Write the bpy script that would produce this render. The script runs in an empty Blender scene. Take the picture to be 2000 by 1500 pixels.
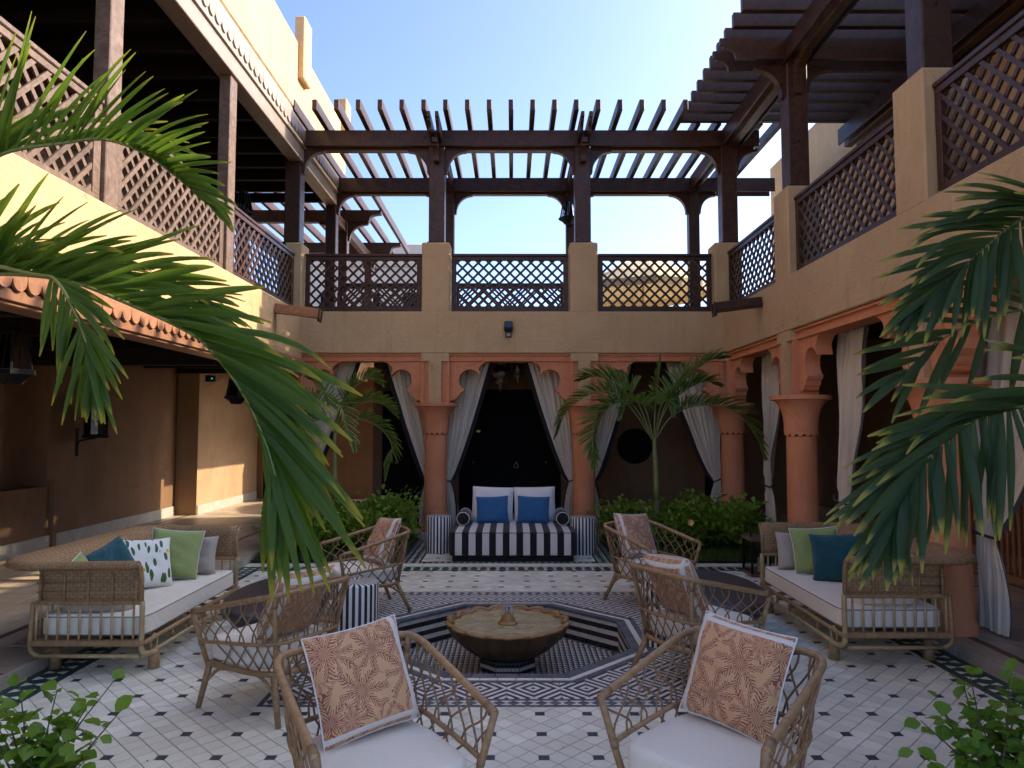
import bpy, math, random
from mathutils import Vector, Matrix, Euler
R = math.radians
random.seed(7)
sc = bpy.context.scene
COL = sc.collection

# ------------------------------------------------------------------ camera
cam_d = bpy.data.cameras.new('camera')
cam = bpy.data.objects.new('camera', cam_d)
COL.objects.link(cam)
cam.location = (0, 0, 1.70)
cam.rotation_euler = (R(90 + 3.540), 0, 0)
cam_d.sensor_fit = 'HORIZONTAL'
cam_d.sensor_width = 36.0
cam_d.lens = 36.0 * 1390 / 2000
cam_d.clip_start = 0.05
cam_d.clip_end = 2000
sc.camera = cam

# ------------------------------------------------------------------ sky and sun
SUN = Vector((1.0, 0.24, 0.68)).normalized()          # direction towards the sun
elev = math.asin(SUN.z)
azim = math.atan2(SUN.x, SUN.y)                       # clockwise from +Y
world = bpy.data.worlds.new('World')
sc.world = world
world.use_nodes = True
wn = world.node_tree
wn.nodes.clear()
sky = wn.nodes.new('ShaderNodeTexSky')
sky.sky_type = 'NISHITA'
sky.sun_disc = False
sky.sun_elevation = elev
sky.sun_rotation = azim
sky.altitude = 0
sky.air_density = 0.45
sky.dust_density = 2.5
sky.ozone_density = 4.0
bg = wn.nodes.new('ShaderNodeBackground')
bg.inputs[1].default_value = 0.15
wo = wn.nodes.new('ShaderNodeOutputWorld')
wn.links.new(sky.outputs[0], bg.inputs[0])
wn.links.new(bg.outputs[0], wo.inputs[0])
sun_d = bpy.data.lights.new('sun', 'SUN')
sun_d.energy = 2.0
sun_d.angle = R(0.5)
sun_d.color = (1.0, 0.86, 0.66)
sun = bpy.data.objects.new('sun', sun_d)
COL.objects.link(sun)
sun.location = (12, 8, 14)
sun.rotation_euler = (-SUN).to_track_quat('-Z', 'Y').to_euler()

sc.view_settings.view_transform = 'Standard'
sc.view_settings.look = 'None'
sc.view_settings.gamma = 1.0
sc.view_settings.use_curve_mapping = False
sc.view_settings.exposure = 2.12
sc.render.engine = 'CYCLES'
sc.cycles.use_denoising = True
sc.cycles.max_bounces = 8
sc.cycles.diffuse_bounces = 6
sc.cycles.glossy_bounces = 3
sc.cycles.transmission_bounces = 6
sc.cycles.transparent_max_bounces = 8
sc.cycles.caustics_reflective = False
sc.cycles.caustics_refractive = False

# ------------------------------------------------------------------ material helpers
class N:
    """tiny node-graph writer"""
    def __init__(s, name):
        s.m = bpy.data.materials.new(name)
        s.m.use_nodes = True
        s.t = s.m.node_tree
        s.t.nodes.clear()
        s.out = s.t.nodes.new('ShaderNodeOutputMaterial')
    def n(s, kind, **kw):
        nd = s.t.nodes.new('ShaderNode' + kind)
        for k, v in kw.items():
            setattr(nd, k, v)
        return nd
    def l(s, a, b):
        s.t.links.new(a, b)
    def put(s, sock, v):
        if isinstance(v, bpy.types.NodeSocket):
            s.l(v, sock)
        elif v is not None:
            if isinstance(v, (tuple, list)) and len(v) == 3 and sock.type == 'RGBA':
                v = (*v, 1)
            sock.default_value = v
    def math(s, op, a, b=None, c=None):
        nd = s.n('Math', operation=op)
        s.put(nd.inputs[0], a)
        if b is not None: s.put(nd.inputs[1], b)
        if c is not None: s.put(nd.inputs[2], c)
        return nd.outputs[0]
    def vmath(s, op, a, b=None):
        nd = s.n('VectorMath', operation=op)
        s.put(nd.inputs[0], a)
        if b is not None: s.put(nd.inputs[1], b)
        return nd.outputs[0]
    def mix(s, f, a, b, blend='MIX'):
        nd = s.n('Mix', data_type='RGBA', blend_type=blend)
        s.put(nd.inputs[0], f); s.put(nd.inputs[6], a); s.put(nd.inputs[7], b)
        return nd.outputs[2]
    def noise(s, co, scale, detail=4, rough=.55, dist=0):
        nd = s.n('TexNoise')
        s.l(co, nd.inputs['Vector'])
        nd.inputs['Scale'].default_value = scale
        nd.inputs['Detail'].default_value = detail
        nd.inputs['Roughness'].default_value = rough
        nd.inputs['Distortion'].default_value = dist
        return nd.outputs[0]
    def ramp(s, f, lo, hi):
        nd = s.n('MapRange', interpolation_type='SMOOTHSTEP')
        s.put(nd.inputs[0], f)
        nd.inputs[1].default_value = lo; nd.inputs[2].default_value = hi
        return nd.outputs[0]
    def pos(s):
        return s.n('NewGeometry').outputs['Position']
    def obj(s):
        return s.n('TexCoord').outputs['Object']
    def uv(s):
        return s.n('TexCoord').outputs['UV']
    def rnd(s):
        return s.n('ObjectInfo').outputs['Random']
    def scale(s, v, k):
        return s.vmath('MULTIPLY', v, k)
    def bump(s, h, strength, dist=.01, normal=None):
        nd = s.n('Bump')
        nd.inputs['Strength'].default_value = strength
        nd.inputs['Distance'].default_value = dist
        s.l(h, nd.inputs['Height'])
        if normal is not None: s.l(normal, nd.inputs['Normal'])
        return nd.outputs[0]
    def bsdf(s, col, rough=.6, metal=0, normal=None, spec=.5, coat=0, sheen=0, emit=None, estr=0):
        b = s.n('BsdfPrincipled')
        s.put(b.inputs['Base Color'], col)
        s.put(b.inputs['Roughness'], rough)
        s.put(b.inputs['Metallic'], metal)
        b.inputs['Specular IOR Level'].default_value = spec
        b.inputs['Coat Weight'].default_value = coat
        b.inputs['Coat Roughness'].default_value = .15
        b.inputs['Sheen Weight'].default_value = sheen
        if emit:
            s.put(b.inputs['Emission Color'], emit)
            b.inputs['Emission Strength'].default_value = estr
        if normal is not None: s.l(normal, b.inputs['Normal'])
        return b
    def end(s, shader):
        s.l(shader.outputs[0] if hasattr(shader, 'outputs') else shader, s.out.inputs[0])
        return s.m

def plain(name, c1, c2=None, scale=4, rough=.6, bump=0, bscale=80, rand=0, metal=0, spec=.5, coat=0,
          stretch=(1, 1, 1), detail=5, lo=.3, hi=.7, bdist=.004, sheen=0, dirt=None):
    g = N(name)
    co = g.scale(g.pos(), stretch)
    col = c1
    if c2 is not None:
        col = g.mix(g.ramp(g.noise(co, scale, detail), lo, hi), c1, c2)
    if dirt is not None:
        col = g.mix(g.math('MULTIPLY', g.ramp(g.noise(co, dirt[1], 6, .65), .48, .75), dirt[2]), col, dirt[0])
    if rand:
        k = g.math('MULTIPLY_ADD', g.rnd(), rand, 1 - rand / 2)
        col = g.mix(1.0, col, g.vmath('SCALE', (1, 1, 1)) if False else _grey(g, k), 'MULTIPLY')
    nrm = None
    if bump:
        nrm = g.bump(g.noise(co, bscale, 6, .6), bump, bdist)
    rg = rough
    if c2 is not None and rough > .15:
        rg = g.math('MULTIPLY_ADD', g.noise(co, scale * 3, 4), .25, rough - .12)
    return g.end(g.bsdf(col, rg, metal, nrm, spec, coat, sheen))

def _grey(g, k):
    c = g.n('CombineColor')
    for i in range(3): g.l(k, c.inputs[i])
    return c.outputs[0]

def stucco(name, a, b, c):
    g = N(name)
    p = g.pos()
    col = g.mix(g.ramp(g.noise(p, 1.1, 6, .6, .4), .32, .68), a, b)
    col = g.mix(g.math('MULTIPLY', g.ramp(g.noise(g.scale(p, (5, 5, .45)), 2.0, 7, .68), .50, .78), .55), col, c)      # rain streaks
    col = g.mix(g.math('MULTIPLY', g.ramp(g.noise(p, 6.5, 7, .7, .8), .52, .80), .35), col, c)                        # blotches
    pale = (min(1, a[0] * 1.12), min(1, a[1] * 1.14), min(1, a[2] * 1.2))
    col = g.mix(g.math('MULTIPLY', g.ramp(g.noise(p, 3.1, 5, .6, .5), .56, .8), .45), col, pale)                      # faded patches
    vo = g.n('TexVoronoi', feature='DISTANCE_TO_EDGE'); vo.inputs['Scale'].default_value = 1.1
    g.l(g.vmath('ADD', p, g.scale(_ncol(g, p, 4), (.35, .35, .35))), vo.inputs['Vector'])
    crack = g.math('MULTIPLY', g.math('LESS_THAN', vo.outputs['Distance'], .0035), g.ramp(g.noise(p, 1.7, 3), .52, .6))
    col = g.mix(g.math('MULTIPLY', crack, .5), col, (c[0] * .55, c[1] * .5, c[2] * .5))
    trow = g.noise(g.scale(p, (1, 1, 1.6)), 7, 5, .6, 1.2)
    fine = g.noise(p, 80, 5, .65)
    h = g.math('SUBTRACT', g.math('MULTIPLY_ADD', trow, 3.2, fine), g.math('MULTIPLY', crack, 1.2))
    return g.end(g.bsdf(col, .9, 0, g.bump(h, .5, .009), .25))

def _ncol(g, p, scale):
    nd = g.n('TexNoise'); g.l(p, nd.inputs['Vector']); nd.inputs['Scale'].default_value = scale; nd.inputs['Detail'].default_value = 4
    return nd.outputs['Color']

def wood(name, a, b, rough=.38, axis=(1, 1, 1), coat=.25, rand=.35):
    g = N(name)
    p = g.scale(g.obj(), axis)
    col = g.mix(g.ramp(g.noise(p, 9, 6, .6, 1.5), .3, .7), a, b)
    col = g.mix(1.0, col, _grey(g, g.math('MULTIPLY_ADD', g.rnd(), rand, 1 - rand / 2)), 'MULTIPLY')
    nr = g.bump(g.noise(p, 40, 5, .6), .18, .003)
    rg = g.math('MULTIPLY_ADD', g.noise(p, 6, 4), .3, rough - .15)
    return g.end(g.bsdf(col, rg, 0, nr, .32, coat))

def weave(name, a, b, su=60, sv=40, rough=.6, depth=.5):
    """woven rattan skin: courses of strands in the surface's own uv"""
    g = N(name)
    sp = g.n('SeparateXYZ'); g.l(g.uv(), sp.inputs[0])
    u = g.math('MULTIPLY', sp.outputs[0], su)
    v = g.math('MULTIPLY', sp.outputs[1], sv)
    row = g.math('FLOOR', v)
    uo = g.math('ADD', u, g.math('MULTIPLY', g.math('MODULO', row, 2), .5))
    hu = g.math('ABSOLUTE', g.math('SINE', g.math('MULTIPLY', uo, math.pi)))
    hv = g.math('ABSOLUTE', g.math('SINE', g.math('MULTIPLY', v, math.pi)))
    h = g.math('MULTIPLY', g.math('POWER', hu, .6), g.math('POWER', hv, .5))
    nz = g.noise(g.pos(), 35, 4)
    col = g.mix(g.ramp(nz, .3, .7), a, b)
    col = g.mix(g.ramp(h, .05, .5), (a[0] * .42, a[1] * .40, a[2] * .36), col)
    return g.end(g.bsdf(col, rough, 0, g.bump(h, depth, .006), .35))

def fabric(name, a, b=None, rough=.85, weave_s=420, bump=.25, rand=0):
    g = N(name)
    p = g.obj()
    col = a
    if b is not None:
        nz = g.noise(g.scale(p, (1, 1, 1)), 8, 4)
        th = g.noise(g.scale(p, (60, 60, 500)), 2, 2)
        th2 = g.noise(g.scale(p, (500, 60, 60)), 2, 2)
        col = g.mix(g.math('MULTIPLY_ADD', th, .5, g.math('MULTIPLY', th2, .5)), a, b)
        col = g.mix(g.math('MULTIPLY', g.ramp(nz, .4, .7), .25), col, a)
    w1 = g.noise(g.scale(p, (1, 1, 1)), weave_s, 2)
    big = g.noise(p, 7, 4, .5, .6)
    cr = g.noise(g.scale(p, (1, 2.2, 1)), 16, 4, .5, 1.5)
    h = g.math('MULTIPLY_ADD', cr, 2.0, g.math('MULTIPLY_ADD', big, 6.0, w1))
    return g.end(g.bsdf(col, rough, 0, g.bump(h, bump * 1.5, .007), .2, 0, .25))

# ------------------------------------------------------------------ materials
MT = {}
MT['stucco'] = stucco('beige stucco', (.55, .375, .195), (.485, .32, .16), (.37, .235, .115))
MT['stucco_shaded'] = stucco('shade toned stucco', (.24, .135, .072), (.195, .108, .056), (.135, .075, .04))  # beige stucco with the arcades' shade put into its colour
MT['terra'] = stucco('terracotta render', (.66, .275, .135), (.58, .22, .10), (.44, .16, .08))
MT['wood'] = wood('dark brown timber', (.034, .0145, .008), (.070, .029, .014), .48, (1, 1, 1), .05)
MT['wood_l'] = wood('sun toned brown timber', (.095, .058, .038), (.17, .112, .075), .55, (1, 1, 1), .08)  # lighter timber colour stands in for sun on the left railing
MT['copper'] = wood('red brown timber board', (.34, .165, .085), (.26, .115, .06), .45, (1, 1, 1), .15)
MT['fascia'] = wood('grey brown fascia board', (.26, .20, .15), (.33, .26, .20), .5, (1, 1, 1), .1)
MT['black_door'] = plain('black painted door', (.0045, .0045, .006), (.007, .006, .007), 8, .75, spec=.12)
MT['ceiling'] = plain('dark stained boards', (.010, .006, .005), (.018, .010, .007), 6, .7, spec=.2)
MT['stucco_mid'] = stucco('warm shade toned stucco', (.42, .265, .145), (.36, .22, .115), (.27, .16, .085))  # same stucco, half darkened in colour as shade for the corridor pier
MT['dark_in'] = stucco('unlit gallery plaster', (.13, .075, .045), (.10, .058, .034), (.07, .04, .024))  # the gallery's shade is put into this plaster colour
MT['grout'] = plain('grey grout', (.13, .125, .12), (.17, .165, .155), 20, .9)
g_ = N('white floor tile')
p_ = g_.pos()
c_ = g_.mix(g_.ramp(g_.noise(g_.scale(p_, (1, 1, 1)), 2.1, 5), .3, .7), (.84, .81, .67), (.75, .715, .575))
c_ = g_.mix(g_.math('MULTIPLY', g_.ramp(g_.noise(p_, 55, 5, .7), .45, .75), .22), c_, (.50, .46, .40))
c_ = g_.mix(g_.math('MULTIPLY', g_.ramp(g_.noise(p_, 5, 6, .7), .55, .8), .30), c_, (.55, .50, .43))
c_ = g_.mix(1.0, c_, _grey(g_, g_.math('MULTIPLY_ADD', g_.n('NewGeometry').outputs['Random Per Island'], .26, .86)), 'MULTIPLY')
MT['tile_w'] = g_.end(g_.bsdf(c_, g_.math('MULTIPLY_ADD', g_.noise(p_, 7, 4), .3, .22), 0,
                             g_.bump(g_.noise(p_, 30, 4), .05, .003), .45))
MT['tile_d'] = plain('dark slate tile', (.030, .045, .050), (.045, .052, .060), 18, .4, rand=.5)
MT['tile_g'] = plain('dark green tile', (.012, .045, .036), (.02, .055, .046), 15, .38, rand=.5)
MT['tile_b'] = plain('black mosaic tile', (.012, .012, .014), (.022, .022, .025), 25, .35, rand=.5)
MT['tile_m'] = plain('cream mosaic tile', (.74, .68, .57), (.62, .56, .46), 25, .4, rand=.3)
MT['tile_grey'] = plain('blue grey stone strip', (.085, .09, .105), (.12, .125, .14), 16, .45, rand=.3)
MT['tile_walk'] = plain('sand coloured floor tile', (.46, .36, .26), (.38, .29, .20), 5, .42, bump=.05, bscale=30, rand=.25)
MT['tile_brown'] = plain('brown floor strip', (.10, .055, .038), (.14, .08, .055), 12, .45, rand=.3)
MT['kerb'] = plain('pale kerb stone', (.42, .37, .30), (.34, .30, .24), 7, .7, bump=.1, rand=.2)
MT['soil'] = plain('planting soil', (.035, .024, .015), (.06, .042, .027), 18, 1, bump=.8, bscale=40, bdist=.03)
MT['sand'] = plain('sandy ground', (.35, .28, .20), (.28, .22, .15), .5, .95)
MT['rattan'] = plain('honey rattan cane', (.36, .225, .105), (.25, .145, .062), 28, .45, bump=.3, bscale=160, stretch=(1, 1, 1), rand=.2)
MT['cane'] = plain('pale bamboo cane', (.46, .335, .165), (.35, .235, .105), 14, .4, bump=.15, bscale=90, rand=.2)
MT['lace'] = plain('brown cane strand', (.20, .115, .052), (.28, .165, .08), 30, .5)
MT['weave'] = weave('woven rattan', (.36, .225, .112), (.27, .16, .075))
MT['white_f'] = fabric('off white canvas', (.80, .745, .62), (.74, .685, .56))
MT['white_p'] = fabric('white cotton', (.80, .77, .73), (.74, .71, .67))
MT['beige_f'] = fabric('stone linen', (.46, .40, .33), (.38, .33, .27))
MT['green_f'] = fabric('pale green linen', (.33, .39, .15), (.23, .30, .085))
MT['teal_f'] = fabric('teal quilt', (.010, .085, .105), (.006, .055, .07), bump=.5)
MT['blue_f'] = fabric('blue cotton', (.035, .13, .29), (.022, .095, .22))
MT['black_f'] = fabric('black canvas', (.012, .012, .014), (.02, .02, .022))
MT['pipe_w'] = plain('white piping', (.7, .68, .64), rough=.8)
MT['pipe_g2'] = plain('cushion seam', (.55, .52, .47), rough=.85)
MT['pipe_g'] = plain('grey piping', (.14, .13, .12), rough=.8)
MT['curtain'] = fabric('grey beige curtain', (.74, .645, .50), (.64, .55, .42), weave_s=300)
MT['table'] = plain('charcoal table', (.030, .030, .033), (.045, .044, .046), 30, .38, bump=.12, bscale=120)
MT['iron'] = plain('black wrought iron', (.006, .0055, .005), (.011, .009, .007), 30, .7, bump=.2, spec=.2)
MT['silver'] = plain('old silver', (.42, .38, .31), (.25, .22, .17), 40, .32, metal=1, bump=.9, bscale=95, bdist=.01)
MT['brass'] = plain('brass', (.55, .38, .16), (.42, .28, .11), 12, .3, metal=1)
MT['bronze'] = plain('brown bronze', (.13, .065, .027), (.075, .037, .016), 7, .42, metal=.25, bump=.25, bscale=35)
MT['bronze_l'] = plain('golden bronze', (.36, .20, .072), (.25, .13, .045), 9, .45, metal=.25, bump=.2, bscale=40)
MT['plaster'] = plain('pale plaster', (.55, .50, .42), (.48, .43, .35), 1, .9)
MT['parasol'] = fabric('straw yellow canvas', (.62, .50, .28), (.52, .41, .22))
MT['bark'] = plain('ringed palm bark', (.16, .12, .075), (.09, .065, .04), 14, .85, bump=.6, bscale=40, stretch=(1, 1, 5))
MT['crownshaft'] = plain('green crownshaft', (.13, .17, .035), (.20, .21, .06), 6, .45, stretch=(1, 1, .4))
MT['stem'] = plain('brown green stem', (.09, .07, .03), (.06, .045, .02), 20, .7)
MT['flower'] = plain('yellow petals', (.72, .42, .08), (.75, .5, .16), 20, .6)
MT['plastic'] = plain('black housing', (.014, .013, .013), rough=.4)

def leaf(name, a, b, tip, trans=.35, rough=.38, rand=.5):
    g = N(name)
    sp = g.n('SeparateXYZ'); g.l(g.uv(), sp.inputs[0])
    rib = g.noise(g.scale(g.uv(), (26, 1.2, 1)), 1.0, 2)
    isl = g.n('NewGeometry').outputs['Random Per Island']
    col = g.mix(g.math('FRACT', g.math('ADD', isl, g.rnd())), a, b)
    col = g.mix(g.math('MULTIPLY', g.ramp(rib, .35, .65), .35), col, b)
    nz = g.math('MULTIPLY_ADD', g.noise(g.pos(), 9, 3), .25, sp.outputs[1])
    col = g.mix(g.ramp(nz, .93, 1.08), col, tip)
    bs = g.bsdf(col, rough, 0, g.bump(rib, .25, .002), .3)
    tr = g.n('BsdfTranslucent')
    g.l(g.mix(.65, col, (.26, .42, .03)), tr.inputs[0])
    ms = g.n('MixShader'); ms.inputs[0].default_value = trans
    g.l(bs.outputs[0], ms.inputs[1]); g.l(tr.outputs[0], ms.inputs[2])
    return g.end(ms)
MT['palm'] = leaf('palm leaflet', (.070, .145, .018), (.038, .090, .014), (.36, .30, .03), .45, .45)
MT['palm_d'] = leaf('shade toned palm leaflet', (.040, .078, .026), (.024, .050, .018), (.30, .27, .05), .25, .5)  # right palm's lack of sun put into a darker leaf colour
MT['palm_b'] = leaf('courtyard palm leaflet', (.065, .13, .028), (.13, .20, .042), (.30, .27, .08), .3)
MT['shrub'] = leaf('shrub leaf', (.13, .235, .026), (.25, .36, .045), (.20, .25, .05), .35)
MT['grass'] = leaf('ground cover', (.045, .09, .014), (.075, .12, .02), (.16, .14, .05), .25, .6)
MT['bushleaf'] = leaf('young bush leaf', (.09, .19, .02), (.17, .29, .03), (.22, .30, .05), .4)

# patterned materials ------------------------------------------------
def mosaic_mat():
    g = N('concentric diamond cement tile')
    sp = g.n('SeparateXYZ'); g.l(g.pos(), sp.inputs[0])
    P = .348
    def tri(c, off):
        f = g.math('FRACT', g.math('DIVIDE', g.math('SUBTRACT', c, off), P))
        return g.math('ABSOLUTE', g.math('MULTIPLY_ADD', f, 2, -1))     # 1 at cell edge, 0 in the middle
    d = g.math('ADD', tri(sp.outputs[0], -.035), tri(sp.outputs[1], 5.99))
    fold = g.math('SUBTRACT', 1, g.math('ABSOLUTE', g.math('SUBTRACT', d, 1)))   # 0 at both sorts of centre
    ring = g.math('FRACT', g.math('MULTIPLY_ADD', fold, 2.5, .25))
    k = g.ramp(ring, .485, .515)
    col = g.mix(k, (.035, .036, .045), (.72, .68, .61))
    col = g.mix(g.math('MULTIPLY', g.ramp(g.noise(g.pos(), 14, 6, .7), .4, .8), .3), col, (.22, .20, .18))
    return g.end(g.bsdf(col, .42, 0, g.bump(g.noise(g.pos(), 40, 4), .06, .003), .4))
MT['mosaic'] = mosaic_mat()

def stripes_angle():
    g = N('radial black and white inlay')
    sp = g.n('SeparateXYZ'); g.l(g.obj(), sp.inputs[0])
    a = g.math('ARCTAN2', sp.outputs[1], sp.outputs[0])
    f = g.math('FRACT', g.math('MULTIPLY', a, 24 / (2 * math.pi)))
    k = g.ramp(g.math('ABSOLUTE', g.math('SUBTRACT', f, .5)), .235, .265)
    col = g.mix(k, (.012, .012, .013), (.68, .67, .64))
    col = g.mix(g.math('MULTIPLY', g.ramp(g.noise(g.obj(), 40, 5), .5, .8), .2), col, (.3, .29, .27))
    return g.end(g.bsdf(col, .35, 0, None, .4))
MT['inlay'] = stripes_angle()

def stripes_bed():
    g = N('black and white striped canvas')
    sp = g.n('SeparateXYZ'); g.l(g.obj(), sp.inputs[0])
    f = g.math('FRACT', g.math('DIVIDE', g.math('ADD', sp.outputs[0], 10 * .1735 + .0434), .1735))
    k = g.ramp(g.math('ABSOLUTE', g.math('SUBTRACT', f, .25)), .245, .262)
    inside = g.math('LESS_THAN', g.math('ABSOLUTE', sp.outputs[0]), .745)
    k = g.math('MULTIPLY', g.math('SUBTRACT', 1, k), inside)
    col = g.mix(k, (.014, .014, .016), (.63, .60, .55))
    h = g.math('MULTIPLY_ADD', g.noise(g.obj(), 5, 4), 3, g.noise(g.obj(), 400, 2))
    return g.end(g.bsdf(col, .85, 0, g.bump(h, .25, .006), .2, 0, .15))
MT['bedstripe'] = stripes_bed()

def botanical():
    """feathered sprigs radiating from scattered centres, printed on a peach ground, white band near the edge"""
    g = N('terracotta sprig print')
    uv = g.uv()
    vo = g.n('TexVoronoi', feature='F1'); g.l(uv, vo.inputs['Vector'])
    vo.inputs['Scale'].default_value = 2.8
    vo.inputs['Randomness'].default_value = .75
    dv = g.vmath('SUBTRACT', uv, vo.outputs['Position'])
    sp = g.n('SeparateXYZ'); g.l(dv, sp.inputs[0])
    rad = vo.outputs['Distance']
    rad = g.math('DIVIDE', rad, 2.5) if False else g.n('VectorMath', operation='LENGTH')
    g.l(dv, rad.inputs[0]); rad = rad.outputs['Value']
    ang = g.math('ARCTAN2', sp.outputs[1], sp.outputs[0])
    wob = g.math('MULTIPLY', g.noise(uv, 6, 2), .8)
    f = g.math('FRACT', g.math('MULTIPLY', g.math('ADD', ang, wob), 8 / (2 * math.pi)))
    s = g.math('MULTIPLY', g.math('ABSOLUTE', g.math('SUBTRACT', f, .5)), g.math('MULTIPLY', rad, 2 * math.pi / 8))
    chev = g.math('SINE', g.math('MULTIPLY', g.math('SUBTRACT', rad, g.math('MULTIPLY', s, 1.1)), 210))
    needle = g.math('MULTIPLY', g.ramp(chev, -.15, .35), g.math('LESS_THAN', s, .052))
    needle = g.math('MAXIMUM', needle, g.math('LESS_THAN', s, .004))
    needle2 = g.math('MULTIPLY', g.ramp(chev, -.75, -.35), g.math('LESS_THAN', s, .058))
    ground = g.mix(g.noise(uv, 9, 3), (.62, .37, .19), (.54, .30, .145))
    col = g.mix(g.math('MULTIPLY', needle2, .5), ground, (.66, .48, .34))
    col = g.mix(g.math('MULTIPLY', needle, .9), col, (.22, .048, .024))
    su = g.n('SeparateXYZ'); g.l(uv, su.inputs[0])
    def strip(c, lo, hi): return g.math('MULTIPLY', g.math('GREATER_THAN', c, lo), g.math('LESS_THAN', c, hi))
    band = g.math('MAXIMUM', strip(su.outputs[0], .045, .115), strip(su.outputs[1], .04, .09))
    col = g.mix(band, col, (.66, .63, .57))
    h = g.math('MULTIPLY_ADD', g.noise(uv, 5, 4), 4, g.noise(uv, 260, 2))
    return g.end(g.bsdf(col, .85, 0, g.bump(h, .25, .006), .2, 0, .2))
MT['sprig'] = botanical()

def lemon():
    g = N('leaf and lemon print')
    uv = g.uv()
    d = g.n('TexNoise'); g.l(uv, d.inputs['Vector']); d.inputs['Scale'].default_value = 3
    wv = g.vmath('ADD', uv, g.scale(d.outputs['Color'], (.12, .12, .12)))
    vo = g.n('TexVoronoi', feature='F1'); g.l(g.scale(wv, (11, 3.6, 1)), vo.inputs['Vector']); vo.inputs['Scale'].default_value = 1
    k = g.math('LESS_THAN', vo.outputs['Distance'], .36)
    v2 = g.n('TexVoronoi', feature='F1'); g.l(g.scale(uv, (3.1, 3.3, 1)), v2.inputs['Vector']); v2.inputs['Scale'].default_value = 1
    y = g.math('LESS_THAN', v2.outputs['Distance'], .17)
    lc = g.mix(g.noise(uv, 12, 2), (.02, .07, .03), (.10, .19, .05))
    col = g.mix(k, (.70, .71, .66), lc)
    col = g.mix(y, col, (.68, .47, .03))
    return g.end(g.bsdf(col, .85, 0, g.bump(g.noise(uv, 260, 2), .2, .004), .2))
MT['lemon'] = lemon()

def glass(name, col=(.6, .65, .62), a=.25):
    g = N(name)
    b = g.n('BsdfGlossy'); b.inputs['Roughness'].default_value = .05
    t = g.n('BsdfTransparent'); g.put(t.inputs[0], col)
    lw = g.n('LayerWeight'); lw.inputs[0].default_value = .25
    ms = g.n('MixShader')
    g.l(g.math('MULTIPLY_ADD', lw.outputs['Fresnel'], .8, a * .3), ms.inputs[0])
    g.l(t.outputs[0], ms.inputs[1]); g.l(b.outputs[0], ms.inputs[2])
    return g.end(ms)
MT['glass'] = glass('clear lantern glass')
MT['glass_d'] = glass('smoked lantern glass', (.16, .15, .13))

def water():
    g = N('rippled fountain water')
    p = g.pos()
    sp = g.n('SeparateXYZ'); g.l(g.vmath('SUBTRACT', p, (0, 5.96, 0)), sp.inputs[0])
    rr = g.n('VectorMath', operation='LENGTH'); g.l(g.vmath('SUBTRACT', p, (-.03, 5.96, .075)), rr.inputs[0])
    rip = g.math('SINE', g.math('MULTIPLY', rr.outputs['Value'], 120))
    h = g.math('MULTIPLY_ADD', g.noise(p, 28, 4, .6, .8), 1.6, g.math('MULTIPLY', rip, .12))
    col = g.mix(g.ramp(g.noise(p, 9, 5), .35, .7), (.34, .285, .15), (.48, .40, .22))
    return g.end(g.bsdf(col, .06, 0, g.bump(h, .55, .012), .6))
MT['water'] = water()
g_ = N('falling water')
b_ = g_.bsdf((.8, .82, .82), .08, 0, None, .7)
b_.inputs['Transmission Weight'].default_value = .6
MT['jet'] = g_.end(b_)
g_ = N('green exit lamp')
MT['exit'] = g_.end(g_.bsdf((.02, .2, .1), .4, emit=(.05, 1, .45), estr=.15))

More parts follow.
